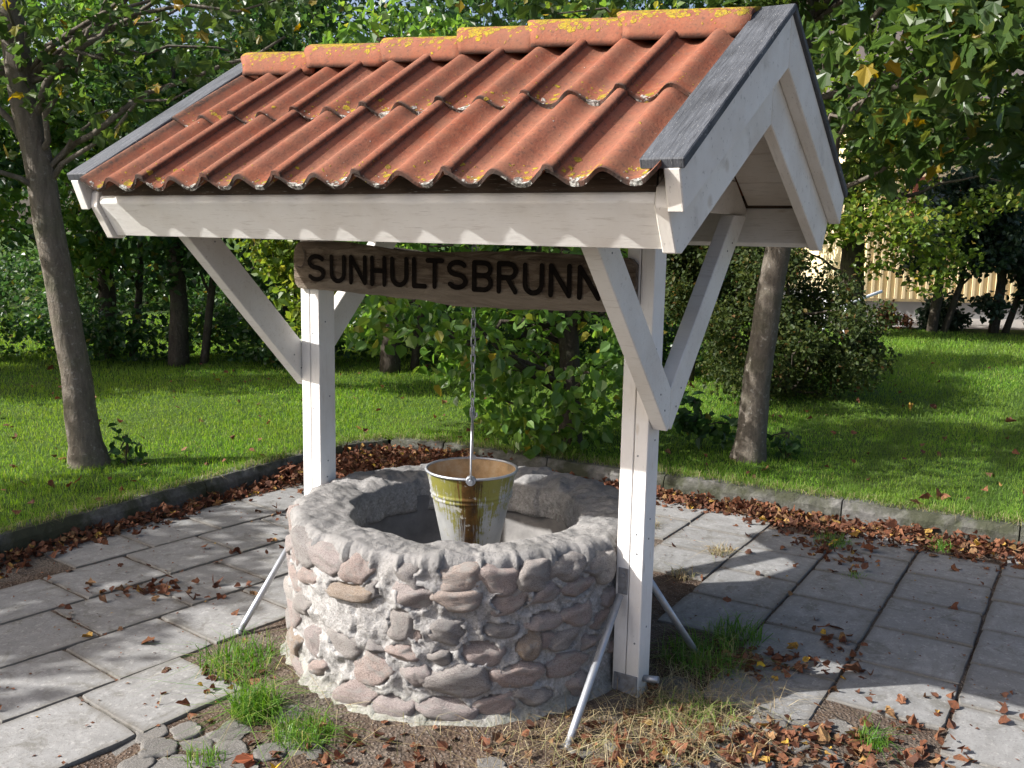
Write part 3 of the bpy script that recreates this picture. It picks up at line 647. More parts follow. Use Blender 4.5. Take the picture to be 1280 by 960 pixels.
# gable panels and their boards
for s0, s1 in ((.738, .758), (-.938, -.918)):
    for b in range(4):
        z0 = 1.738 + b * .128; z1 = min(z0 + .1255, 2.232)
        def tt(z): return max(.004, min(.79, (2.238 - z) / KS))
        mb = MB(); mb.prism([(-tt(z0), z0), (tt(z0), z0), (tt(z1), z1), (-tt(z1), z1)], 0, s0, s1); mb.build('gable_board', M['white_dirty'], house, bevel=.002, fix=True)
# fascia, dark tilting board, deck boards, ridge beam
for sg in (1, -1):
    n_in = (-.0256, .0156); a, b = (.792, 1.734), (.722, 1.616)
    poly = [a, b, (b[0] + n_in[0], b[1] + n_in[1]), (.764, 1.768), (.786, 1.756)]
    mb = MB(); mb.prism([(-sg * t, z) for t, z in poly], 0, -1.154, 1.028); mb.build('fascia', M['white'], house, bevel=.003, fix=True)
    poly = [(.781, 1.742), (.768, 1.750), (.7675, 1.816), (.780, 1.808)]
    mb = MB(); mb.prism([(-sg * t, z) for t, z in poly], 0, -1.150, 1.026); mb.build('tilting_board', M['dark_wood'], house, fix=True)
    for k in range(5):
        t0 = .012 + k * .155; t1 = min(t0 + .152, .763)
        for s0, s1, mat in ((.760, 1.028, 'white_dirty'), (-1.154, -.940, 'white_dirty'), (-.916, .736, 'dark_wood')):
            z = lambda t: 2.262 - KS * t
            poly = [(t0, z(t0)), (t1, z(t1)), (t1, z(t1) - .02), (t0, z(t0) - .02)]
            mb = MB(); mb.prism([(-sg * t, zz) for t, zz in poly], 0, s0, s1); mb.build('roof_board', M[mat], house, bevel=.0015, fix=True)
mb = MB(); mb.box((-.915, -.03, 2.09), (.735, .03, 2.20)); mb.build('ridge_beam', M['dark_wood'], house, bevel=.003)
# barge boards: an outer one lapped over an inner one, and the grey cap board on top
for s_in, s_out, sgn in ((1.030, 1.112, 1), (-1.156, -1.238, -1)):
    sm = s_in + sgn * .038
    for sg in (1, -1):
        e = .0015
        inner = [(e, 2.262), (.792, 1.772), (.800, 1.722), (.735, 1.607), (.695, 1.607), (e, 2.0)]
        outer = [(e, 2.332), (.845, 1.812), (.806, 1.708), (e, 2.166)]
        mb = MB(); mb.prism([(-sg * t, z) for t, z in inner], 0, min(s_in, sm), max(s_in, sm)); mb.build('barge_board', M['white_s'], house, bevel=.003, fix=True)
        a, b = sorted((sm + sgn * .001, s_out)); mb = MB(); mb.prism([(-sg * t, z) for t, z in outer], 0, a, b); mb.build('barge_board', M['white_s'], house, bevel=.003, fix=True)
        cap = [(e, ZR), (.853, 1.835), (.843, 1.810), (e, ZR - .024)]
        a, b = sorted((s_in - sgn * .022, s_out + sgn * .012)); mb = MB(); mb.prism([(-sg * t, z) for t, z in cap], 0, a, b); mb.build('cap_board', M['cap'], house, bevel=.003, fix=True)
# clay tiles
TW = .316
def tile_mesh(L, seed, lip=True):
    A = .0205; nu = 34; nv = 5; g = random.Random(seed); top = []; xs_ = [TW * (1.075 if lip else .955) * i / nu for i in range(nu + 1)]
    def zf(x):
        z = A * (2 * (.5 + .5 * math.cos(2 * math.pi * x / (TW / 2))) ** 1.3 - .9)
        if x > TW * .985: z += .010
        elif x > TW * .95: z += .010 * (x - TW * .95) / (TW * .035)
        return z
    vs = []; th = .013; fs = []
    for j in range(nv + 1):
        f = j / nv
        for x in xs_: vs.append((x, L * f + .003 * math.sin(x * 40 + seed) * (1 - f), zf(x)))
    nb = len(vs)
    for j in range(nv + 1):
        f = j / nv
        for x in xs_: vs.append((x, L * f, zf(x) - th))
    w_ = nu + 1
    for j in range(nv):
        for i in range(nu):
            a = j * w_ + i; fs.append((a, a + 1, a + w_ + 1, a + w_)); fs.append((nb + a, nb + a + w_, nb + a + w_ + 1, nb + a + 1))
    edge = []
    for i in range(nu): edge.append((i + 1, i, nb + i, nb + i + 1)); b = nv * w_ + i; edge.append((b, b + 1, nb + b + 1, nb + b))
    for j in range(nv): a = j * w_; edge.append((a, a + w_, nb + a + w_, nb + a)); a += nu; edge.append((a + w_, a, nb + a, nb + a + w_))
    mb = MB(); mb.add(vs, fs, True); b0 = len(mb.v)
    mb.f += edge; mb.sm += [False] * len(edge)
    me = mb.mesh('roof_tile', fix=True); me.materials.append(M['tile']); return me
TE = [tile_mesh(.52, 5, False), tile_mesh(.54, 6, False)]
TM = [[tile_mesh(.52, 1), tile_mesh(.52, 2)], [tile_mesh(.54, 3), tile_mesh(.54, 4)]]
PA = math.atan(KS)
for sg in (1, -1):
    for course, (tb, lift) in enumerate(((.872, .000), (.462, .004))):
        for k in range(7):
            s_k = -1.132 + TW * k
            x = s_k if sg == 1 else s_k + TW * 1.0
            o = link('roof_tile', TE[course] if k == (6 if sg == 1 else 0) else TM[course][k % 2], house, loc=(x, -sg * tb, 2.328 - KS * tb + lift))
            o.rotation_mode = 'XYZ'
            q = Matrix.Rotation(0 if sg == 1 else math.pi, 3, 'Z') @ Matrix.Rotation(PA - R(1.2 if course else 1.0) + random.uniform(-.006, .006), 3, 'X') @ Matrix.Rotation(random.uniform(-.007, .007), 3, 'Z')
            o.rotation_euler = q.to_euler()
# ridge tiles
def ridge_mesh(L, seed):
    nu = 20; nv = 8; th = .014; vs = []; fs = []
    for j in range(nv + 1):
        f = j / nv; inset = .018 * max(0, 1 - f * 9)
        for i in range(nu + 1):
            a = -math.pi / 2 + math.pi * i / nu
            rr = 1 - .05 * f; p = abs(math.sin(a)) ** 4
            vs.append((L * f + .055 * p * max(0, 1 - f * 5) + .004 * math.sin(i + seed), .118 * rr * math.sin(a), .108 * rr * max(0, math.cos(a)) ** .85))
    nb = len(vs)
    for j in range(nv + 1):
        f = j / nv
        for i in range(nu + 1):
            x, y, z = vs[j * (nu + 1) + i]; vs.append((x, y * .88, z * .88 - .001))
    w_ = nu + 1
    for j in range(nv):
        for i in range(nu):
            a = j * w_ + i; fs.append((a, a + 1, a + w_ + 1, a + w_)); fs.append((nb + a, nb + a + w_, nb + a + w_ + 1, nb + a + 1))
    e = []
    for i in range(nu): e.append((i + 1, i, nb + i, nb + i + 1)); b = nv * w_ + i; e.append((b, b + 1, nb + b + 1, nb + b))
    for j in range(nv): a = j * w_; e.append((a, a + w_, nb + a + w_, nb + a)); a += nu; e.append((a + w_, a, nb + a, nb + a + w_))
    mb = MB(); mb.add(vs, fs, True); mb.f += e; mb.sm += [False] * len(e)
    me = mb.mesh('ridge_tile', fix=True); me.materials.append(M['ridge']); return me
joints = [-1.175, -.818, -.437, -.086, .209, .55, 1.03]
for i in range(6):
    L = joints[i + 1] - joints[i] + (.075 if i < 5 else -.02)
    o = link('ridge_tile', ridge_mesh(L, i), house, loc=(joints[i], 0, 2.281 + .004 * math.sin(i * 2.3)))
    o.rotation_euler = (random.uniform(-.03, .03), .055, random.uniform(-.012, .012))
# steel struts at the foot of the posts
def strut(s, t0, z0, foot, strap=True):
    inv = Matrix.Rotation(YAW, 3, 'Z'); f = inv @ (Vector((*foot, 0)) - O)
    a = Vector((s, -t0, z0)); d = (f - a)
    sgn = -1 if t0 > 0 else 1
    mb = MB(); mb.tube([a + d * .02, a + d * .9, a + d * .985], [.0135, .0135, .012], 14)
    mb.tube([f + Vector((0, 0, .016)), f + Vector((0, 0, -.05))], [.012, .010], 10)
    p = mb.build('strut', M['galv'], house)
    y0 = sgn * PD / 2 + sgn * .0005; y1 = y0 + sgn * .006
    mb = MB(); mb.box((s - .018, min(y0, y1), z0 - .01), (s + .018, max(y0, y1), z0 + .085))
    mb.tube([(s, y1 - sgn * .001, z0 + .06), (s, y1 + sgn * .006, z0 + .06)], .009, 6)
    mb.build('strap', M['bracket'], p, bevel=.001)
strut(.648, .066, .405, (.20, 2.91)); strut(.690, -.066, .43, (.762, 3.63))
strut(-.845, .066, .43, (-1.11, 3.77)); strut(-.83, -.066, .43, (-.60, 4.45))
for s0 in (.618, -.879):
    mb = MB(); mb.box((s0 + .008, -PD / 2 - .0065, .028), (s0 + .098, -PD / 2 - .0005, .098)); mb.tube([(s0 + .025, -PD / 2 - .006, .075), (s0 + .025, -PD / 2 - .013, .075)], .009, 6)
    mb.build('foot_plate', M['bracket'], house, bevel=.001)
mb = MB(); mb.tube([(.7205, .0, .075), (.775, .004, .082)], .0125, 14); mb.build('rod_end', M['galv'], house)

# ------------------------------------------------------------------ the name board
S0 = -.12
board = empty('name_board', W(S0, PD / 2 + .003, 1.49), -YAW, label='dark weathered wooden board with carved black lettering SUNHULTSBRUNN', cat='sign')
def edge_top(s): return 1.600 + .006 * math.sin(s * 7) - .018 * max(0, min(1, (s + .62) / .3)) + .004 * noise.noise(Vector((s * 14, 1, 0)))
def edge_bot(s): return 1.408 - .022 * math.exp(-((s - .02) / .34) ** 2) - .010 * (s + .9) + .008 * noise.noise(Vector((s * 7, 5, 0))) + .003 * noise.noise(Vector((s * 30, 5, 0)))
ss = np.linspace(-.888, .662, 90); vs = []
nq = 7
for s in ss:
    e = min(1, min(s - ss[0], ss[-1] - s) / .03); zt, zb = edge_top(s), edge_bot(s); sh = .02 * (1 - e) ** 2
    zt -= sh; zb += sh
    for k in range(nq):
        f = k / (nq - 1); z = zb + (zt - zb) * f - 1.49; d = .024 + .0035 * noise.noise(Vector((s * 6, z * 30, 0))) - (.008 if k in (0, nq - 1) else 0)
        vs.append((s - S0, -d, z))
    vs.append((s - S0, 0, zt - 1.49)); vs.append((s - S0, 0, zb - 1.49))
m = nq + 2; fs = [(i * m + j, (i + 1) * m + j, (i + 1) * m + (j + 1) % m, i * m + (j + 1) % m) for i in range(len(ss) - 1) for j in range(m)]
fs += [tuple(range(m)), tuple(range((len(ss) - 1) * m, len(ss) * m))[::-1]]
mb = MB(); mb.add(vs, fs); mb.build('plank', M['sign'], board, fix=True)
def arc(cx, cy, rx_, ry_, a0, a1, k=10): return [(cx + rx_ * math.cos(R(a0 + (a1 - a0) * i / k)), cy + ry_ * math.sin(R(a0 + (a1 - a0) * i / k))) for i in range(k + 1)]
GLYPH = {   # strokes on a unit square
    'S': [arc(.5, .755, .5, .245, 30, 270) + arc(.5, .255, .5, .255, 90, -150)[1:]],
    'U': [[(0, 1), (0, .32)] + arc(.5, .32, .5, .32, 180, 360) + [(1, 1)]],
    'N': [[(0, 0), (0, 1), (1, 0), (1, 1)]], 'H': [[(0, 0), (0, 1)], [(1, 0), (1, 1)], [(0, .52), (1, .52)]],
    'L': [[(0, 1), (0, 0), (1, 0)]], 'T': [[(0, 1), (1, 1)], [(.5, 1), (.5, 0)]],
    'B': [[(0, 0), (0, 1), (.6, 1)] + arc(.6, .765, .38, .235, 90, -90) + [(0, .53)], [(.55, .53)] + arc(.62, .265, .38, .265, 90, -90) + [(0, 0)]],
    'R': [[(0, 0), (0, 1), (.6, 1)] + arc(.6, .75, .4, .25, 90, -90) + [(0, .5)], [(.5, .5), (1, 0)]]}
def ribbon(mb, pts, hw, y, rnd=5):
    """a flat stroke with round ends and joints, slightly domed"""
    for p, q in zip(pts[:-1], pts[1:]):
        d = Vector((q[0] - p[0], q[1] - p[1])); L = d.length
        if L < 1e-6: continue
        d /= L; n_ = Vector((-d.y, d.x)) * hw
        mb.add([(p[0] + n_.x, y, p[1] + n_.y), (p[0] - n_.x, y, p[1] - n_.y), (q[0] - n_.x, y, q[1] - n_.y), (q[0] + n_.x, y, q[1] + n_.y)], [(0, 1, 2, 3)])
    y2 = y - .0003
    for i, p in enumerate(pts): mb.add([(p[0] + hw * math.cos(2 * math.pi * k / 10), y2, p[1] + hw * math.sin(2 * math.pi * k / 10)) for k in range(10)], [tuple(range(10))]); y2 -= .00005
TXT = [('S', -0.808, -0.712, 1.444, 1.55), ('U', -0.687, -0.602, 1.442, 1.55), ('N', -0.584, -0.493, 1.44, 1.552), ('H', -0.475, -0.394, 1.438, 1.552), ('U', -0.375, -0.287, 1.44, 1.551), ('L', -0.269, -0.197, 1.44, 1.552), ('T', -0.205, -0.118, 1.441, 1.55), ('S', -0.105, -0.011, 1.442, 1.547), ('B', 0.008, 0.1, 1.439, 1.548), ('R', 0.116, 0.206, 1.437, 1.548), ('U', 0.226, 0.314, 1.437, 1.546), ('N', 0.332, 0.424, 1.434, 1.547), ('N', 0.446, 0.538, 1.431, 1.545)]
hw = .0096
for ch, a, b, z0, z1 in TXT:
    mb = MB(); a += hw; b -= hw; z0 += hw * .6; z1 -= hw * .6
    for i, st in enumerate(GLYPH[ch]):
        ribbon(mb, [(a + x * (b - a) - S0, z0 + y * (z1 - z0) - 1.49) for x, y in st], hw, -.0285 - .0008 * i)
    mb.build('letter', M['black'], board)
mb = MB(); ribbon(mb, [(x - S0, z - 1.49) for x, z in [(-.834, 1.578), (-.824, 1.555), (-.821, 1.535), (-.825, 1.514), (-.835, 1.502), (-.847, 1.495), (-.860, 1.499)]], .0032, -.0285)
mb.build('crack', M['dark_wood'], board)

# ------------------------------------------------------------------ bucket on its chain
BS, BT, BZ = -.036, 0.0, .442
bp = W(BS, BT, BZ)
bucket = empty('bucket', bp, 0, label='zinc bucket with green moss and brown rust streaks hanging over the well', cat='bucket')
H_, RT, RB = .30, .176, .113
def br(z): return RB + (RT - RB) * z / H_
prof = [(.02, .012), (RB - .006, .012), (RB, .0)] + [(br(z), z) for z in np.linspace(.01, .185, 8)]
for zc in (.195, .212): prof += [(br(zc - .005), zc - .005), (br(zc) + .0045, zc), (br(zc + .005), zc + .005)]
prof += [(br(z), z) for z in np.linspace(.225, H_ - .004, 5)]
mb = MB(); mb.lathe(prof, 72); mb.build('shell', M['bucket'], bucket)
mb = MB(); mb.lathe([(.001, .016), (RB - .004, .016)] + [(br(z) - .0025, z) for z in np.linspace(.02, H_ - .002, 6)], 72); mb.build('lining', M['bucket_in'], bucket)
mb = MB(); mb.lathe([(RT + .0055 * math.cos(a) + .001, H_ + .0055 * math.sin(a)) for a in np.linspace(0, 2 * math.pi, 9)[:-1]], 72, close=True); mb.build('rim', M['galv'], bucket)
azb = math.atan2(bp.x, bp.y)                                   # the ears lie on the line of sight, as in the photograph
EA = -math.pi / 2 - azb * .6
ex, ey = math.cos(EA), math.sin(EA)
for sg in (1, -1):
    mb = MB(); c0 = Vector((ex, ey, 0)) * sg
    mb.tube([c0 * (RT - .004) + Vector((0, 0, H_ - .004)), c0 * (RT + .012) + Vector((0, 0, H_ - .004))], [.020, .017], 14)
    mb.tube([c0 * (RT + .010) + Vector((0, 0, H_ - .004)), c0 * (RT + .022) + Vector((0, 0, H_ - .004))], [.008, .008], 8)
    mb.build('ear', M['galv'], bucket)
pts = []
for i in range(25):
    a = math.pi * i / 24; pts.append((ex * (RT + .014) * math.cos(a), ey * (RT + .014) * math.cos(a), H_ - .004 + .225 * math.sin(a) ** .8))
mb = MB(); mb.tube(pts, .0036, 8); mb.build('bail', M['galv'], bucket)
chain = empty('chain', bp + Vector((0, 0, H_ + .20)), 0, label='thin galvanised chain hanging from the roof ridge to the bucket handle', cat='chain')
zt = 2.10 - (BZ + H_ + .20); z = .005; i = 0
def link_mesh():
    mb = MB(); pts = []
    for k in range(17):
        a = 2 * math.pi * k / 16; pts.append((.0085 * math.cos(a), 0, .012 * (1 if math.sin(a) > 0 else -1) * (1 if abs(math.sin(a)) > 1e-6 else 0) + .0085 * math.sin(a)))
    mb.tube(pts, .0028, 6, cap=False); me = mb.mesh('chain_link'); me.materials.append(M['galv']); return me
LMESH = link_mesh()
while z < zt:
    o = link('chain_link', LMESH, chain, loc=(0, 0, z + .018)); o.rotation_euler = (0, 0, (i % 2) * math.pi / 2 + .5); z += .0345; i += 1
mb = MB(); mb.tube([(.0, 0, .045), (0.0, 0, .015), (.010, 0, -.002), (.018, 0, .010), (.016, 0, .022)], .0042, 8); mb.build('hook', M['galv'], chain)

# ================================================================== trees, shrubs and what lies behind
def clump_points(centers, radii, n, rg, flat=.7):
    k = len(centers); idx = rg.integers(0, k, n); C_ = np.asarray(centers, float)[idx]; r_ = np.broadcast_to(np.asarray(radii, float), k)[idx]
    d = rg.normal(size=(n, 3)); d /= np.linalg.norm(d, axis=1)[:, None]; rad = rg.uniform(0, 1, n) ** .45
    P = d * (rad * r_)[:, None]; P[:, 2] *= flat; return C_ + P
def blob_centers(ell, n, rg, shell=.5):
    """clump centres in a list of ellipsoids (cx,cy,cz,rx,ry,rz)"""
    out = []; vol = np.array([e[3] * e[4] * e[5] for e in ell]); vol = vol / vol.sum()
    for _ in range(n):
        e = ell[rg.choice(len(ell), p=vol)]; d = rg.normal(size=3); d /= np.linalg.norm(d); r_ = rg.uniform(shell, 1) if rg.random() < .75 else rg.uniform(.1, 1)
        out.append((e[0] + d[0] * r_ * e[3], e[1] + d[1] * r_ * e[4], e[2] + d[2] * r_ * e[5]))
    return out
def limb(mb, a, b, r0, r1, rg, sag=.12, k=6, seg=6, wob=.05):
    a = Vector(a); b = Vector(b); L = (b - a).length; pts = []
    for i in range(k + 1):
        f = i / k; p = a.lerp(b, f); p.z += sag * L * math.sin(math.pi * f)
        if 0 < i < k: p += Vector(rg.normal(size=3)) * wob * L * .5
        pts.append(p)
    mb.tube(pts, [r0 + (r1 - r0) * (i / k) ** .8 for i in range(k + 1)], seg)
def plant(name, base, trunks, crown_c, crown_r, nleaf, size, mat, bark='bark_dark', label='', cat='tree', group=None, nlimb=14, shape=LEAF6, up=.25, droop=.35, flat=.7, seed=1, limbs=(), limb_r=.022, seg=12):
    """trunks: list of (points, radii) in world space; crown_c/r: clump centres and radii"""
    rg = np.random.default_rng(seed); root = empty(name, base, 0, label=label, cat=cat, group=group); B = Vector(base)
    for pts, rad in trunks:
        mb = MB(); P = [Vector(p) for p in pts]; fine = []; fr = []
        for i in range(len(P) - 1):
            for q in range(5):
                f = q / 5; fine.append(P[i].lerp(P[i + 1], f) - B); fr.append(rad[i] + (rad[i + 1] - rad[i]) * f)
        fine.append(P[-1] - B); fr.append(rad[-1])
        fine = [p + Vector((noise.noise(p * 2.3 + Vector((seed, 0, 0))), noise.noise(p * 2.1 + Vector((0, seed, 3))), 0)) * .02 * min(1, i / 4) for i, p in enumerate(fine)]
        fr = [r_ * (1 + .05 * noise.noise(Vector((seed, i * .7, 0)))) for i, r_ in enumerate(fr)]
        mb.tube(fine, fr, seg); mb.build('trunk', M[bark], root)
    for a, b, r0, r1, *sg_ in limbs:
        mb = MB(); limb(mb, Vector(a) - B, Vector(b) - B, r0, r1, rg, sg_[0] if sg_ else .05, 8, 8, .06); mb.build('branch', M[bark], root)
    mb = MB()
    tp = [Vector(p) for pts, _ in trunks for p in pts]
    ids = rg.permutation(len(crown_c))[:nlimb]
    for i in ids:
        c = Vector(crown_c[i]); cand = [p for p in tp if p.z < c.z + .1] or tp
        if not cand: continue
        # along the nearest trunk piece, lower than the clump
        best = min(cand, key=lambda p: (p - c).length + abs(p.z - (c.z - .5 * (p.xy - c.xy).length)) * .8)
        limb(mb, best - B, c - B, limb_r, .005, rg, .10)
    if mb.v: tag(mb.build('twigs', M[bark], root), kind='stuff')
    P = clump_points(crown_c, crown_r, nleaf, rg, flat) - np.array(B)[None]
    P = P[P[:, 2] > -.02] if base[2] > -.5 else P
    me = leaves('crown', P, size, shape, up, droop, rg=rg); link('crown', me, root, M[mat])
    return root
RG = np.random.default_rng

# slender lawn tree, left
tl = [(-2.74, 6.10, .08), (-2.755, 6.10, .25), (-2.80, 6.10, .7), (-2.87, 6.1, 1.25), (-2.94, 6.1, 1.85), (-3.03, 6.1, 2.5), (-3.12, 6.1, 3.1), (-3.25, 6.1, 4.2), (-3.3, 6.1, 5.6)]
cc = blob_centers([(-3.2, 6.2, 5.0, 1.9, 1.7, 1.3), (-2.1, 6.1, 3.1, 1.5, 1.0, .5), (-4.3, 6.0, 3.1, 1.1, 1.0, .7)], 60, RG(3), .3) + \
     [(-3.35, 5.8, 2.15), (-3.5, 5.9, 2.4), (-3.25, 5.7, 2.6), (-2.6, 5.9, 2.75), (-2.2, 5.8, 2.65), (-1.8, 5.7, 2.75), (-1.4, 5.8, 2.95), (-2.45, 6.0, 2.35), (-3.4, 6.0, 2.9), (-2.9, 5.7, 2.9), (-2.3, 5.7, 3.0), (-1.9, 5.8, 2.45), (-3.6, 5.7, 2.0), (-2.75, 5.9, 2.5)]
plant('lawn_tree', (-2.74, 6.10, .1), [(tl, [.150, .108, .093, .090, .088, .082, .073, .05, .02])], cc, .36, 4200, .072, 'leaf_linden', 'bark',
      'slender tree with a smooth grey trunk leaning on the lawn at the left', 'tree', nlimb=34, seed=11, droop=.6, shape=LOBED,
      limbs=[((-2.95, 6.1, 1.95), (-1.35, 5.8, 2.75), .026, .008, .06), ((-3.0, 6.1, 2.2), (-2.05, 5.9, 3.35), .030, .012, .02), ((-2.97, 6.1, 2.05), (-2.45, 6.0, 3.0), .022, .008, .03),
             ((-2.98, 6.1, 2.1), (-3.55, 6.0, 2.9), .026, .010, -.05)])
# lawn tree right of the post, broad leaves overhead
tr = [(1.665, 6.59, .08), (1.67, 6.59, .25), (1.70, 6.59, .7), (1.74, 6.59, 1.15), (1.775, 6.59, 1.6), (1.83, 6.6, 2.2), (1.88, 6.6, 3.0), (1.9, 6.6, 4.2), (1.9, 6.6, 5.8)]
cc = blob_centers([(2.1, 6.3, 4.0, 2.3, 1.8, 1.5), (2.7, 5.8, 3.0, 1.3, 1.2, .55), (1.2, 6.6, 3.0, 1.5, 1.0, .6)], 110, RG(8), .25) + \
     [(1.75, 4.9, 2.40), (1.95, 4.8, 2.46), (2.2, 4.7, 2.52), (2.45, 4.8, 2.60), (2.05, 5.0, 2.62), (2.3, 4.9, 2.75), (1.8, 5.1, 2.7), (2.75, 5.2, 2.5), (3.0, 5.4, 2.3), (2.85, 5.6, 2.15), (2.5, 5.6, 2.25), (2.2, 5.7, 2.3), (3.2, 5.8, 2.2), (3.3, 5.7, 2.5),
      (2.0, 6.0, 2.3), (2.4, 6.2, 2.2), (2.75, 6.1, 2.35), (3.1, 6.2, 2.55), (1.7, 5.9, 2.55), (3.6, 6.2, 2.4)]
plant('lawn_tree', (1.665, 6.59, .1), [(tr, [.14, .105, .094, .088, .085, .08, .07, .05, .02])], cc, .38, 8200, .098, 'leaf_linden', 'bark',
      'lawn tree with a straight lichen-speckled trunk behind the right gable, broad leaves overhead', 'tree', nlimb=36, seed=12, droop=.6, shape=LOBED,
      limbs=[((1.84, 6.6, 2.3), (2.9, 5.7, 2.75), .03, .01), ((1.85, 6.6, 2.5), (3.5, 6.1, 2.9), .03, .01), ((1.86, 6.6, 2.6), (2.1, 5.0, 3.0), .03, .01)])
# leafy small tree in the middle, behind the well
def mid(px, py, y): return ((px - 640) / 1202 * y, y, CAMH - (py - 295) / 1202 * y)
pix = [(445, 335), (470, 370), (505, 390), (440, 405), (545, 415), (580, 395), (620, 400), (600, 440), (640, 465), (610, 500), (650, 520), (585, 470), (690, 420), (735, 385), (770, 335), (755, 460), (780, 415), (725, 500), (690, 350),
       (640, 335), (540, 340), (560, 450), (665, 395), (745, 520), (690, 490), (700, 300), (600, 300), (500, 300), (430, 300), (780, 300), (780, 500), (660, 545), (720, 540), (625, 535), (470, 415), (520, 350), (660, 440)]
g = random.Random(9); cc = [mid(px, py, 7.0 + g.uniform(-.75, .55)) for px, py in pix]
cc += blob_centers([(.1, 7.2, 2.5, 1.6, 1.1, .8)], 26, RG(5), .2)
tm = [(.44, 7.0, .08), (.43, 7.0, .45), (.40, 7.0, .95), (.42, 7.02, 1.25)]
plant('garden_tree', (.44, 7.0, .1), [(tm, [.10, .078, .075, .06]), ([(.41, 7.0, .85), (.36, 7.0, 1.5), (.2, 7.1, 2.4), (.1, 7.1, 3.0)], [.06, .05, .035, .015]), ([(.41, 7.0, .9), (.7, 7.05, 1.3), (.95, 7.1, 2.0), (1.05, 7.2, 2.8)], [.05, .04, .03, .012])],
      cc, .25, 4300, .084, 'leaf_mid', 'bark_dark', 'small spreading garden tree with a dark trunk and bright drooping leaves behind the bucket', 'tree', nlimb=30, seed=13, droop=.7, up=.18,
      limbs=[((.40, 7.0, 1.0), (-.75, 6.9, 1.15), .04, .012, .10), ((.40, 7.0, .95), (-.35, 6.8, .85), .035, .010, .16), ((.42, 7.0, 1.05), (1.0, 6.8, 1.1), .03, .01)])
# sunlit lime-coloured shrub left of the sign
cc = blob_centers([(-2.15, 9.3, 1.55, .60, .6, .65), (-1.9, 9.2, .95, .45, .5, .45)], 26, RG(21), .3)
plant('lime_shrub', (-2.0, 9.4, .1), [([(-2.0, 9.4, .1), (-2.05, 9.4, .8), (-2.1, 9.4, 1.7)], [.035, .03, .012])], cc, .30, 2300, .075, 'leaf_lime', 'bark_dark', 'sunlit yellow-green shrub seen between the left brace and the name board', 'shrub', seed=14, nlimb=10)
# clipped-looking dark bush to the right
cc = blob_centers([(2.6, 9.3, .75, .95, 1.0, .68), (2.2, 9.5, 1.15, .75, .8, .6), (3.0, 9.6, .62, .52, .8, .55)], 130, RG(22), .72)
plant('round_bush', (2.7, 9.4, .1), [([(2.7, 9.4, .1), (2.7, 9.4, .8)], [.04, .02])], cc, .20, 22000, .042, 'leaf_olive', 'bark_dark', 'dense round olive-green bush behind the right lawn tree', 'bush', seed=15, nlimb=8, flat=.9, up=.2)
# small-leaved shrub trees behind it
cc = blob_centers([(1.7, 9.9, 1.6, .9, .7, .8), (2.0, 10.3, 1.75, .9, .8, .6)], 60, RG(23), .35)
plant('shrub_tree', (1.9, 10.2, .1), [([(1.9, 10.2, .1), (1.95, 10.2, 1.0), (2.0, 10.3, 1.7)], [.05, .04, .015])], cc, .30, 11000, .050, 'leaf_olive', 'bark_dark', 'tall small-leaved shrub rising above the round bush beside the right brace', 'shrub', seed=16, nlimb=20)
# weeds with big dark leaves at the foot of the right tree
for (x, y, n_, lb) in ((1.38, 6.85, 90, 'leafy weeds with broad dark leaves on the left of the right lawn tree'), (1.93, 6.62, 26, 'small leafy seedling on the right of the foot of the right lawn tree'), (-2.50, 6.08, 22, 'young shoot growing beside the foot of the leaning left tree')):
    cc = blob_centers([(x, y, .30 if n_ > 50 else .22, .28 if n_ > 50 else .12, .2 if n_ > 50 else .1, .26 if n_ > 50 else .13)], 14, RG(int(n_)), .2)
    plant('weed_clump', (x, y, .11), [([(x, y, .1), (x + .02, y, .3)], [.006, .004])], cc, .10, n_ * 2, .085 if n_ > 50 else .06, 'leaf_dark', 'bark_dark', lb, 'weeds', seed=int(n_), nlimb=8, limb_r=.005)
# the row of trees along the far edge of the lawn, left
row = [  # x, y, crown ellipsoids, leaves, leaf material, label
    (-6.3, 10.6, [(-6.4, 10.4, 2.6, 1.2, 1.0, 1.6), (-6.5, 9.9, 1.1, .8, .6, .45)], 5200, 'leaf_dark', 'leftmost dark tree at the back of the lawn, cut by the picture edge'),
    (-4.75, 11.2, [(-4.8, 11.1, 3.0, 1.2, 1.0, 1.8), (-5.0, 10.9, 1.5, .9, .6, .5)], 5600, 'leaf_mid', 'background tree just left of the leaning trunk, with fresh green leaves'),
    (-3.75, 10.7, [(-3.7, 10.7, 2.5, .95, .9, 1.5), (-3.5, 10.4, 1.2, .8, .6, .45)], 5200, 'leaf_dark', 'dark-leaved background tree just right of the leaning trunk'),
    (-2.75, 11.6, [(-2.8, 11.4, 2.9, 1.1, .9, 1.7), (-2.7, 10.9, 1.25, .8, .6, .4)], 5600, 'leaf_dark', 'dark background tree behind the left brace, low sweeping leaves'),
    (-1.35, 10.5, [(-1.4, 10.7, 2.7, 1.1, .9, 1.5), (-1.0, 10.5, 1.35, .8, .5, .45)], 5200, 'leaf_mid', 'background tree behind the left post with a dark straight trunk'),
    (.1, 11.2, [(.0, 11.2, 2.6, 1.3, .9, 1.7), (.2, 10.8, 1.2, 1.1, .5, .6)], 5600, 'leaf_dark', 'dark background tree behind the bucket chain'),
    (1.2, 11.9, [(1.3, 11.8, 3.0, 1.3, .9, 1.9)], 4600, 'leaf_lime', 'pale green background tree left of the right post')]
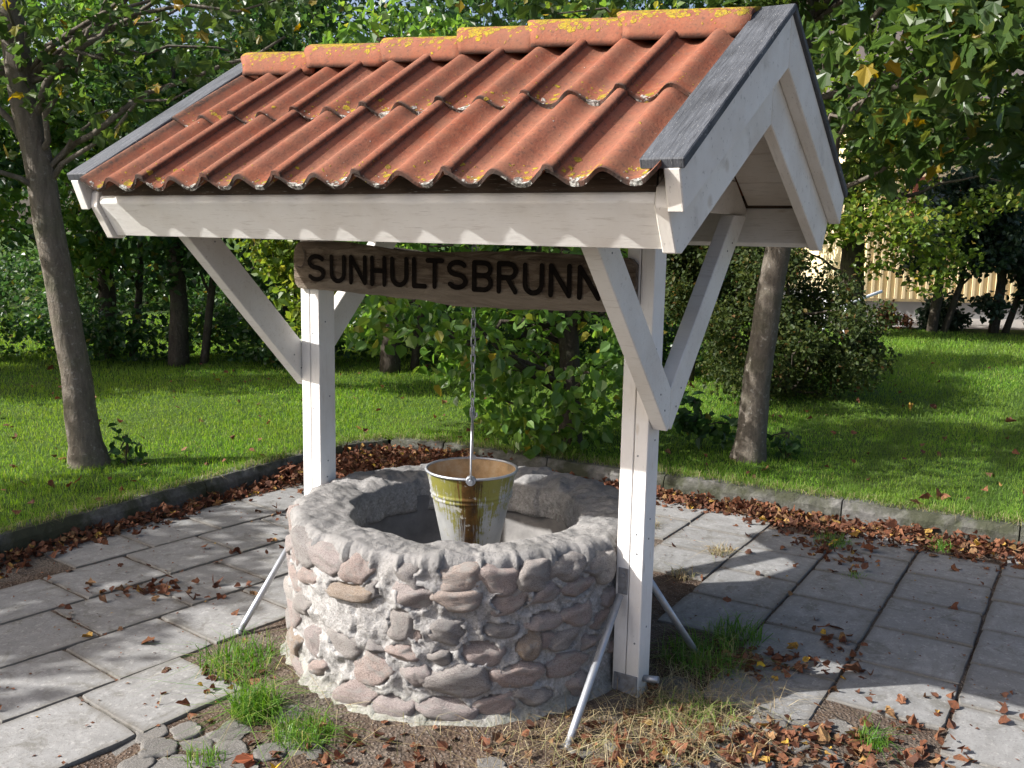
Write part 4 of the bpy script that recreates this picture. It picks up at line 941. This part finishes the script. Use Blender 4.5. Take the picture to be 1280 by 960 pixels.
for i, (x, y, ell, nl, mat, lb) in enumerate(row):
    cc = blob_centers(ell, 58, RG(40 + i), .3); h = ell[0][2] + .9
    plant('background_tree', (x, y, .1), [([(x, y, .08), (x + .03, y, .8), (x - .02, y, 1.8), (ell[0][0], ell[0][1], h)], [.12, .095, .08, .02]), ([(x + .25, y + .1, .08), (x + .36, y + .1, .9), (x + .5, y, 2.2)], [.05, .04, .015])], cc, .40, nl, .095, mat, 'bark_dark', lb, 'tree', 'trees along the back of the lawn', seed=50 + i, nlimb=22)
for i, (x, y, lb) in enumerate([(-8.3, 8.5, 'broad tree outside the left edge, nearest of three shading the far lawn'), (-10.8, 8.3, 'tall tree outside the left edge, middle of three shading the far lawn'), (-13.4, 8.0, 'tallest tree outside the left edge, farthest of three shading the far lawn')]):
    zc = (2.7, 4.2, 5.6)[i]; cc = blob_centers([(x, y, zc, 1.35, 1.05, zc - .6)], 62, RG(120 + i), .2)
    plant('lawn_tree', (x, y, .1), [([(x, y, .08), (x + .03, y, .8), (x, y, zc + 1.2)], [.14, .11, .03])], cc, .48, 4200, .12, 'leaf_dark', 'bark_dark', lb, 'tree', seed=130 + i, nlimb=20, shape=LEAF4)
# low undergrowth between their trunks
cc = [(x, 11.2 + .6 * math.sin(x * 3.1), .30 + .25 * abs(math.sin(x * 5.3))) for x in np.arange(-7.5, 2.2, .16)]
cc += [(x, 13.6 + .5 * math.sin(x * 2.3), .55 + .5 * abs(math.sin(x * 2.9))) for x in np.arange(-9.5, 3.0, .2)]
P = clump_points(cc, .45, 21000, RG(60), .75); P[:, 2] = np.maximum(P[:, 2], .12)
tag(link('undergrowth', leaves('undergrowth', P, .075, LEAF6, .3, .2, rg=RG(61)), None, M['leaf_dark']), kind='stuff')
# taller wood far behind, reads as one mass
ell = [(x, 19 + 2.5 * math.sin(x * 1.7), 2.6 + .6 * math.sin(x * 2.9), 1.6, 1.3, 2.4) for x in np.arange(-15, 5.6, 1.5)] + [(x, 24, 5.5 + math.sin(x), 2.4, 1.5, 3.6) for x in np.arange(-17, 9, 2.2)] + [(x, 30, 8 + math.sin(2 * x), 2.6, 1.5, 3.6) for x in np.arange(-20, 22, 2.6)]
cc = blob_centers(ell, 820, RG(62), .4); P = clump_points(cc, .85, 76000, RG(63), .8)
wood = tag(link('distant_wood', leaves('distant_wood', P, .20, LEAF4, .25, .3, rg=RG(64)), None, M['leaf_dark']), kind='stuff')
mb = MB(); rg_ = RG(66)
for x in np.arange(-15, 5.6, 1.1): mb.tube([(x, 19.5 + math.sin(x * 3), 0), (x + .1, 19.5 + math.sin(x * 3), 2), (x + .1, 19.5 + math.sin(x * 3), 4)], [.14, .11, .05], 7)
tag(mb.build('distant_trunks', M['bark_dark']), kind='stuff')
# right-hand side: dark trees, yellow house, pipe rail
cc = blob_centers([(5.2, 15.6, 3.3, 1.7, 1.3, 1.7), (5.6, 15.0, 1.9, 1.2, .9, .55), (4.2, 15.4, 2.1, .9, .8, .8), (5.9, 15.2, 1.55, .8, .6, .35), (6.6, 15.3, 3.6, 1.0, .8, .9), (4.7, 15.5, 1.5, .7, .6, .5), (6.7, 15.2, 1.45, 1.0, .7, .75), (7.4, 15.3, 2.2, .9, .6, .6)], 150, RG(71), .3)
plant('lawn_tree', (5.45, 15.6, .1), [([(5.45, 15.6, .08), (5.45, 15.6, 1.0), (5.4, 15.6, 2.2), (5.2, 15.6, 4.4)], [.22, .19, .15, .04]), ([(5.42, 15.6, 1.7), (6.0, 15.4, 2.3), (6.5, 15.3, 2.9)], [.08, .06, .02])], cc, .42, 11500, .090, 'leaf_lime', 'bark_dark', 'large far tree with a thick dark trunk in front of the yellow house', 'tree', seed=71, nlimb=26, limb_r=.04)
for i, (x, y, ell, nl, lb) in enumerate([(7.15, 16.4, [(7.3, 16.3, 1.45, 1.0, .8, .55), (7.8, 16.2, 2.2, .9, .8, .7)], 4200, 'low dark tree on a thin trunk in front of the yellow house'),
                                         (8.3, 16.6, [(8.5, 16.6, 1.5, 1.2, .9, 1.1), (8.3, 16.6, 3.0, 1.1, .8, 1.0), (9.0, 16.3, .7, 1.0, .6, .5)], 9500, 'tall bluish dark tree with several stems at the right edge of the lawn'),
                                         (9.9, 17.0, [(9.8, 16.7, .9, 1.2, .8, .85), (10.0, 17, 2.6, 1.2, .9, 1.3)], 7000, 'rightmost dark tree beside the yellow house, cut by the picture edge')]):
    cc = blob_centers(ell, 48, RG(80 + i), .35)
    plant('yard_tree', (x, y, .1), [([(x, y, .08), (x + .06, y, .8), (x + .1, y, 2.0)], [.09, .08, .04]), ([(x + .2, y, .08), (x + .42, y, .9), (x + .5, y, 1.9)], [.06, .05, .02])], cc, .36, nl, .10, 'leaf_conifer', 'bark_dark', lb, 'tree', 'dark trees by the yellow house', seed=80 + i, nlimb=16)
cc = blob_centers([(6.65, 16.9, .30, .30, .3, .25)], 12, RG(90), .5)
plant('dry_bush', (6.65, 16.9, .1), [([(6.65, 16.9, .1), (6.65, 16.9, .3)], [.02, .01])], cc, .14, 900, .06, 'litter', 'bark_dark', 'small rust-brown bush against the foundation of the yellow house', 'bush', seed=90, nlimb=4)
for i, (x, y, a, lb) in enumerate([(9.35, 16.6, .62, 'low dark bush under the bluish trees at the far right'), (7.55, 16.9, .42, 'small dark bush between the thin trunks before the yellow house')]):
    cc = blob_centers([(x, y, .45 * a / .5, a, .4, .42 * a / .5)], 26, RG(140 + i), .4)
    plant('yard_bush', (x, y, .1), [([(x, y, .1), (x, y, .5)], [.03, .015])], cc, .20, 1900, .075, 'leaf_conifer', 'bark_dark', lb, 'bush', seed=140 + i, nlimb=6)
yard = MB(); yard.add([(5.2, 17.3, .124), (26, 16.0, .124), (26, 19.6, .124), (5.2, 19.6, .124)], [(0, 1, 2, 3)]); tag(yard.build('gravel_yard', M['gravel']), kind='structure')
hs = empty('yellow_house', (7.0, 19.4, .1), 0, label='yellow wooden house with a brown framed window behind the trees at right', cat='house')
mb = MB(); mb.box((0, .05, 0), (14, 8, .34)); mb.build('foundation', M['plaster'], hs)
mb = MB(); mb.box((-.03, .02, .343), (14.03, 8.03, 4.4)); mb.build('wall', M['yellow'], hs)
bm_ = MB().box((-.028, -.018, .40), (.028, .018, 4.4)).mesh('wall_batten'); bm_.materials.append(M['yellow'])
for x in np.arange(.05, 13.9, .155):
    if 0.75 < x < 2.75 or 5.4 < x < 7.3: 
        b2 = MB().box((-.028, -.018, .40), (.028, .018, 1.28)); link('wall_batten', bpy.data.meshes.get('wall_batten_low') or (lambda m: (m.materials.append(M['yellow']), m)[1])(b2.mesh('wall_batten_low')), hs, loc=(x, 0, 0))
    else: link('wall_batten', bm_, hs, loc=(x, 0, 0))
for x0 in (.85, 5.5):
    mb = MB(); mb.box((x0, -.05, 1.30), (x0 + 1.8, .015, 1.40)); mb.box((x0, -.05, 2.70), (x0 + 1.8, .015, 2.80))
    for q in (0, .86, 1.70): mb.box((x0 + q, -.048, 1.402), (x0 + q + .1, .016, 2.698))
    wd = mb.build('window', M['brown'], hs)
    mb = MB(); mb.box((x0 + .101, -.02, 1.402), (x0 + .859, .01, 2.698)); mb.box((x0 + .961, -.02, 1.402), (x0 + 1.699, .01, 2.698)); mb.build('pane', M['glass'], wd)
mb = MB(); mb.prism([(-.5, 4.25), (8.5, 4.25), (4, 6.6)], 0, -.6, 14.6); mb.build('roof', M['roofing'], hs, fix=True)
rl = empty('pipe_rail', (4.35, 13.2, .1), 0, label='white pipe handrail sloping up behind the round bush', cat='handrail')
mb = MB(); mb.tube([(-.35, 0, .78), (-.2, 0, .83), (.0, 0, .84), (.12, 0, .80)], .016, 8); mb.tube([(-.05, 0, .58), (.72, .1, .86)], .022, 8)
mb.build('rail', M['white_metal'], rl)
for x, h in ((-.08, .86), (.2, .66)): mb = MB(); mb.tube([(x, .004, -.1), (x, .004, h)], .016, 8); mb.build('post', M['white_metal'], rl)

# big tree left of the picture, whose shade falls on the paving
cc = [(-6.2 + q[0], 3.7 + q[1], 3.15 + q[2]) for q in blob_centers([(0, 0, 0, .6, 1.9, .62)], 52, RG(100), .1)]
plant('shade_tree', (-6.3, 3.6, -.02), [([(-6.3, 3.6, -.05), (-6.25, 3.6, 1.0), (-6.25, 3.6, 2.2), (-6.2, 3.6, 3.5)], [.12, .10, .07, .03])], cc, .36, 2700, .10, 'leaf_mid', 'bark', 'low spreading tree just outside the left edge that shades the paving', 'tree', seed=100, nlimb=30, limb_r=.03)


# ================================================================== grass, weeds, fallen leaves
rg = RG(200)
def lawn_pts(n, r0, r1, a0=-34, a1=34):
    r = np.exp(rg.uniform(np.log(r0), np.log(r1), n)); a = np.radians(rg.uniform(a0, a1, n)); x = r * np.sin(a); y = r * np.cos(a)
    k = y > kerb_y(x) + .10; x, y, r = x[k], y[k], r[k]; k = ~((np.hypot(x + 1, y - 6.2) < 0)); return x[k], y[k], r[k]
x, y, r = lawn_pts(300000, 4.4, 18)
edge = np.clip(1 - (y - kerb_y(x)) / .5, 0, 1)
h = rg.uniform(.025, .055, len(x)) * (1 + .5 * edge) * np.clip(r / 9, 1, 1.4)
z = np.full(len(x), LZ - .012)
tag(link('grass', blades('grass', np.stack([x, y, z], 1), h, .0034 * np.clip(r / 5.0, 1, 3.2), .45, rg), None, M['grass']), kind='stuff')
# unmown fringe hanging over the kerb
k = 5200; sx = rg.uniform(-3.4, 4.2, k); sy = kerb_y(sx) + np.abs(rg.normal(.06, .05, k)) + .05
tag(link('grass_fringe', blades('grass_fringe', np.stack([sx, sy, np.full(k, LZ - .01)], 1), rg.uniform(.04, .085, k), .0040, .9, rg), None, M['fringe']), kind='stuff')
# weed tufts, each one its own plant
def tuft(x, y, n, h, rad, label, mat='tuft', ww=.0042, group='grass tufts around the well and in the joints'):
    a = rg.uniform(0, 2 * np.pi, n); q = rad * rg.uniform(0, 1, n) ** .6; px, py = q * np.cos(a), q * np.sin(a)
    P = np.stack([px, py, np.full(n, -.01)], 1)
    me = blades('grass_tuft', P, h * rg.uniform(.35, 1.2, n), ww, .8, rg, .8); me.materials.append(M[mat])
    o = link('grass_tuft', me, loc=(x, y, soil_h(x, y))); tag(o, label, 'grass tuft', group); return o
from_px = lambda px, py: (0, 0)
tuft(-.86, 3.09, 420, .13, .085, 'thick bright green tuft against the left foot of the well')
tuft(-1.02, 3.46, 300, .12, .15, 'spreading green tuft around the foot of the left strut')
tuft(-.66, 2.93, 330, .09, .10, 'low green tuft in front of the well on its left side')
tuft(-.93, 2.77, 90, .07, .06, 'small tuft among the setts at the lower left')
tuft(-.72, 3.62, 200, .13, .08, 'tall grass tuft between the well wall and the left strut')
tuft(.76, 3.58, 420, .11, .16, 'green tuft around the foot of the rear right strut')
tuft(.95, 3.80, 220, .10, .12, 'grass tuft on the slab edge behind the rear right strut')
tuft(.64, 3.10, 260, .085, .15, 'half dry tuft right of the white post', 'fringe')
tuft(.55, 2.92, 190, .075, .13, 'straw-coloured tuft in front of the right post', 'dry')
tuft(1.22, 2.98, 130, .08, .05, 'small bright tuft at the lower right among the fallen leaves')
tuft(.86, 4.55, 110, .07, .06, 'yellowish tuft in the slab joint right of the post', 'dry')
tuft(1.12, 4.90, 110, .08, .06, 'dry tuft in a slab joint, middle of the right paving', 'dry')
tuft(.80, 5.35, 110, .08, .07, 'dry tuft in the slab joint nearest the kerb behind the post', 'dry')
tuft(1.78, 5.10, 160, .08, .10, 'grassy strip between the leaf drift and the right slabs')
tuft(2.35, 5.05, 90, .08, .06, 'tuft growing out of the leaf drift by the right kerb')
tuft(1.72, 4.58, 70, .05, .05, 'tiny tuft on a slab joint far right')
# straw and dry blades in front of the well
k = 3000; a = rg.uniform(-2.9, -.1, k); q = .74 + np.abs(rg.normal(0, .22, k)); px = WC.x + q * np.cos(a); py = WC.y + q * np.sin(a); px2 = px + rg.normal(.1, .1, k)
keep = (rg.uniform(0, 1, k) < np.clip((px2 + .2) / .7, .10, 1)) & (px2 < 1.0) & (py > 2.2); px2, py = px2[keep], py[keep]
pz = np.array([soil_h(a_, b_) for a_, b_ in zip(px2, py)]) + .002
tag(link('dry_grass', blades('dry_grass', np.stack([px2, py, pz], 1), rg.uniform(.03, .085, len(px2)), .0024, 2.2, rg, .8), None, M['dry']), kind='stuff')
# fallen leaves
LP = []
def drift(n, fn):
    for _ in range(n):
        p = fn()
        if p is not None: LP.append(p)
gl = random.Random(77)
def along_kerb(x0, x1, wdt, hgt):
    def f():
        x = gl.uniform(x0, x1); d = abs(gl.gauss(0, wdt)); yk = float(kerb_y(x)); sl = (float(kerb_y(x + .05)) - float(kerb_y(x - .05))) / .1
        nrm = Vector((sl, -1, 0)).normalized(); p = Vector((x, yk, 0)) + nrm * (d + .02); return (p.x, p.y, gl.uniform(.0, 1) * hgt * max(0, 1 - d / (wdt * 2.4)))
    return f
drift(1500, along_kerb(-3.2, -1.2, .075, .055)); drift(1500, along_kerb(-1.6, -.2, .22, .10)); drift(900, along_kerb(-.6, .9, .14, .05))
drift(900, along_kerb(.8, 1.8, .10, .05)); drift(1500, along_kerb(1.5, 3.4, .17, .06))
drift(1100, lambda: (gl.gauss(-.75, .34), gl.gauss(6.55, .26), gl.uniform(0, .13)))            # the heap in the corner
drift(500, lambda: (gl.gauss(-.95, .2), gl.gauss(5.9, .5), gl.uniform(0, .03)))
def joint():                                                       # in the joints of the slabs
    s = SLABS[gl.randrange(len(SLABS))]; e = gl.choice((-.2, .2)) + gl.gauss(0, .016); f = gl.uniform(-.2, .2); a = s[2] + gl.choice((0, math.pi / 2))
    return (s[0] + e * math.cos(a) - f * math.sin(a), s[1] + e * math.sin(a) + f * math.cos(a), .001)
drift(260, joint)
drift(30, lambda: (gl.uniform(1.25, 2.0), gl.gauss(3.22, .07), .004)); drift(330, lambda: (min(1.5, gl.gauss(.95, .26)), gl.gauss(2.92, .10), .008)); drift(120, lambda: (gl.gauss(.98, .12), gl.gauss(3.58, .07), .01))
drift(30, lambda: (gl.gauss(1.36, .03), gl.gauss(3.66, .16), .003)); drift(110, lambda: (gl.gauss(1.72, .10), gl.gauss(4.98, .16), .01))
drift(240, lambda: (gl.uniform(-.9, .9), gl.uniform(2.45, 3.0), .006)); drift(110, lambda: (gl.gauss(.52, .14), gl.gauss(2.95, .12), .015)); drift(40, lambda: (gl.gauss(-1.0, .14), gl.gauss(3.3, .22), .01))
drift(70, lambda: (gl.gauss(-1.63, .16), gl.gauss(4.22, .06), .004))
drift(16, lambda: (gl.uniform(-2.6, 2.8), gl.uniform(2.6, 5.5), .003))
LP = [p for p in LP if math.hypot(p[0] - WC.x, p[1] - WC.y) > .74 and kerb_dist(p[0], p[1]) > .005]
P = np.array(LP); P[:, 2] += np.array([max(.002 if slab_near(a, b) else -1, soil_h(a, b) + .003) for a, b in P[:, :2]])
big = P[:, 1] < 3.6
def litter(name, Q, size, seed):
    g_ = RG(seed); pick = g_.uniform(0, 1, len(Q)) < .35; sz = size * np.exp(g_.normal(0, .26, len(Q)))
    a = leaves(name, Q[~pick], sz[~pick], LEAF6, .38, .0, curl=.9, rg=g_); b = leaves(name, Q[pick], sz[pick] * 1.15, LOBED, .55, .0, curl=.45, rg=g_)
    bm = bmesh.new(); bm.from_mesh(a); bm.from_mesh(b); bm.to_mesh(a); bm.free(); bpy.data.meshes.remove(b)
    tag(link(name, a, None, M['litter']), kind='stuff')
litter('fallen_leaves', P, .031, 301)
# leaves lying on the lawn
x, y, r = lawn_pts(420, 4.6, 14); litter('lawn_leaves', np.stack([x, y, np.full(len(x), LZ + .030)], 1), .042, 302)
# bits of twig and grit on the paving
k = 1500; gx, gy = rg.uniform(-2.7, 2.9, k), rg.uniform(2.3, 6.2, k); kd = (kerb_dist(gx, gy) > .05) & (np.hypot(gx - WC.x, gy - WC.y) > .76); gx, gy = gx[kd], gy[kd]
tag(link('grit', leaves('grit', np.stack([gx, gy, np.full(len(gx), .004)], 1), .014, LEAF4, .8, 0, rg=RG(303)), None, M['litter']), kind='stuff')

def one_leaf(x, y, z, col, label, seed, size=.045):
    n = NT('leaf_colour'); mt = n.bsdf(n.mix(n.noise(n.coord('Object'), 70, 4), col, tuple(c * .55 for c in col)), .7, spec=.2)
    me = leaves('fallen_leaf', np.array([(0., 0., 0.)]), size, LOBED, .9, 0, curl=.4, rg=RG(seed)); tag(link('fallen_leaf', me, None, mt, (x, y, z)), label, 'leaf', 'single leaves on the paving')
one_leaf(-1.42, 3.66, .012, (.26, .11, .05), 'single orange-brown leaf lying on the left paving', 401)
one_leaf(.98, 3.52, .03, (.55, .38, .03), 'yellow leaf on the ground by the rear right strut', 402)
one_leaf(1.63, 4.62, .012, (.28, .13, .07), 'single pale brown leaf on the slabs beyond the rear right strut', 403)
one_leaf(1.82, 3.32, .012, (.30, .14, .08), 'single pinkish brown leaf on the sunlit slab at the right edge', 404)
one_leaf(-.70, 2.72, .03, (.55, .36, .03), 'bright yellow leaf among the setts at the lower left', 405)
one_leaf(-.78, 2.76, .03, (.30, .09, .04), 'red-brown leaf beside the yellow leaf at the lower left', 406)
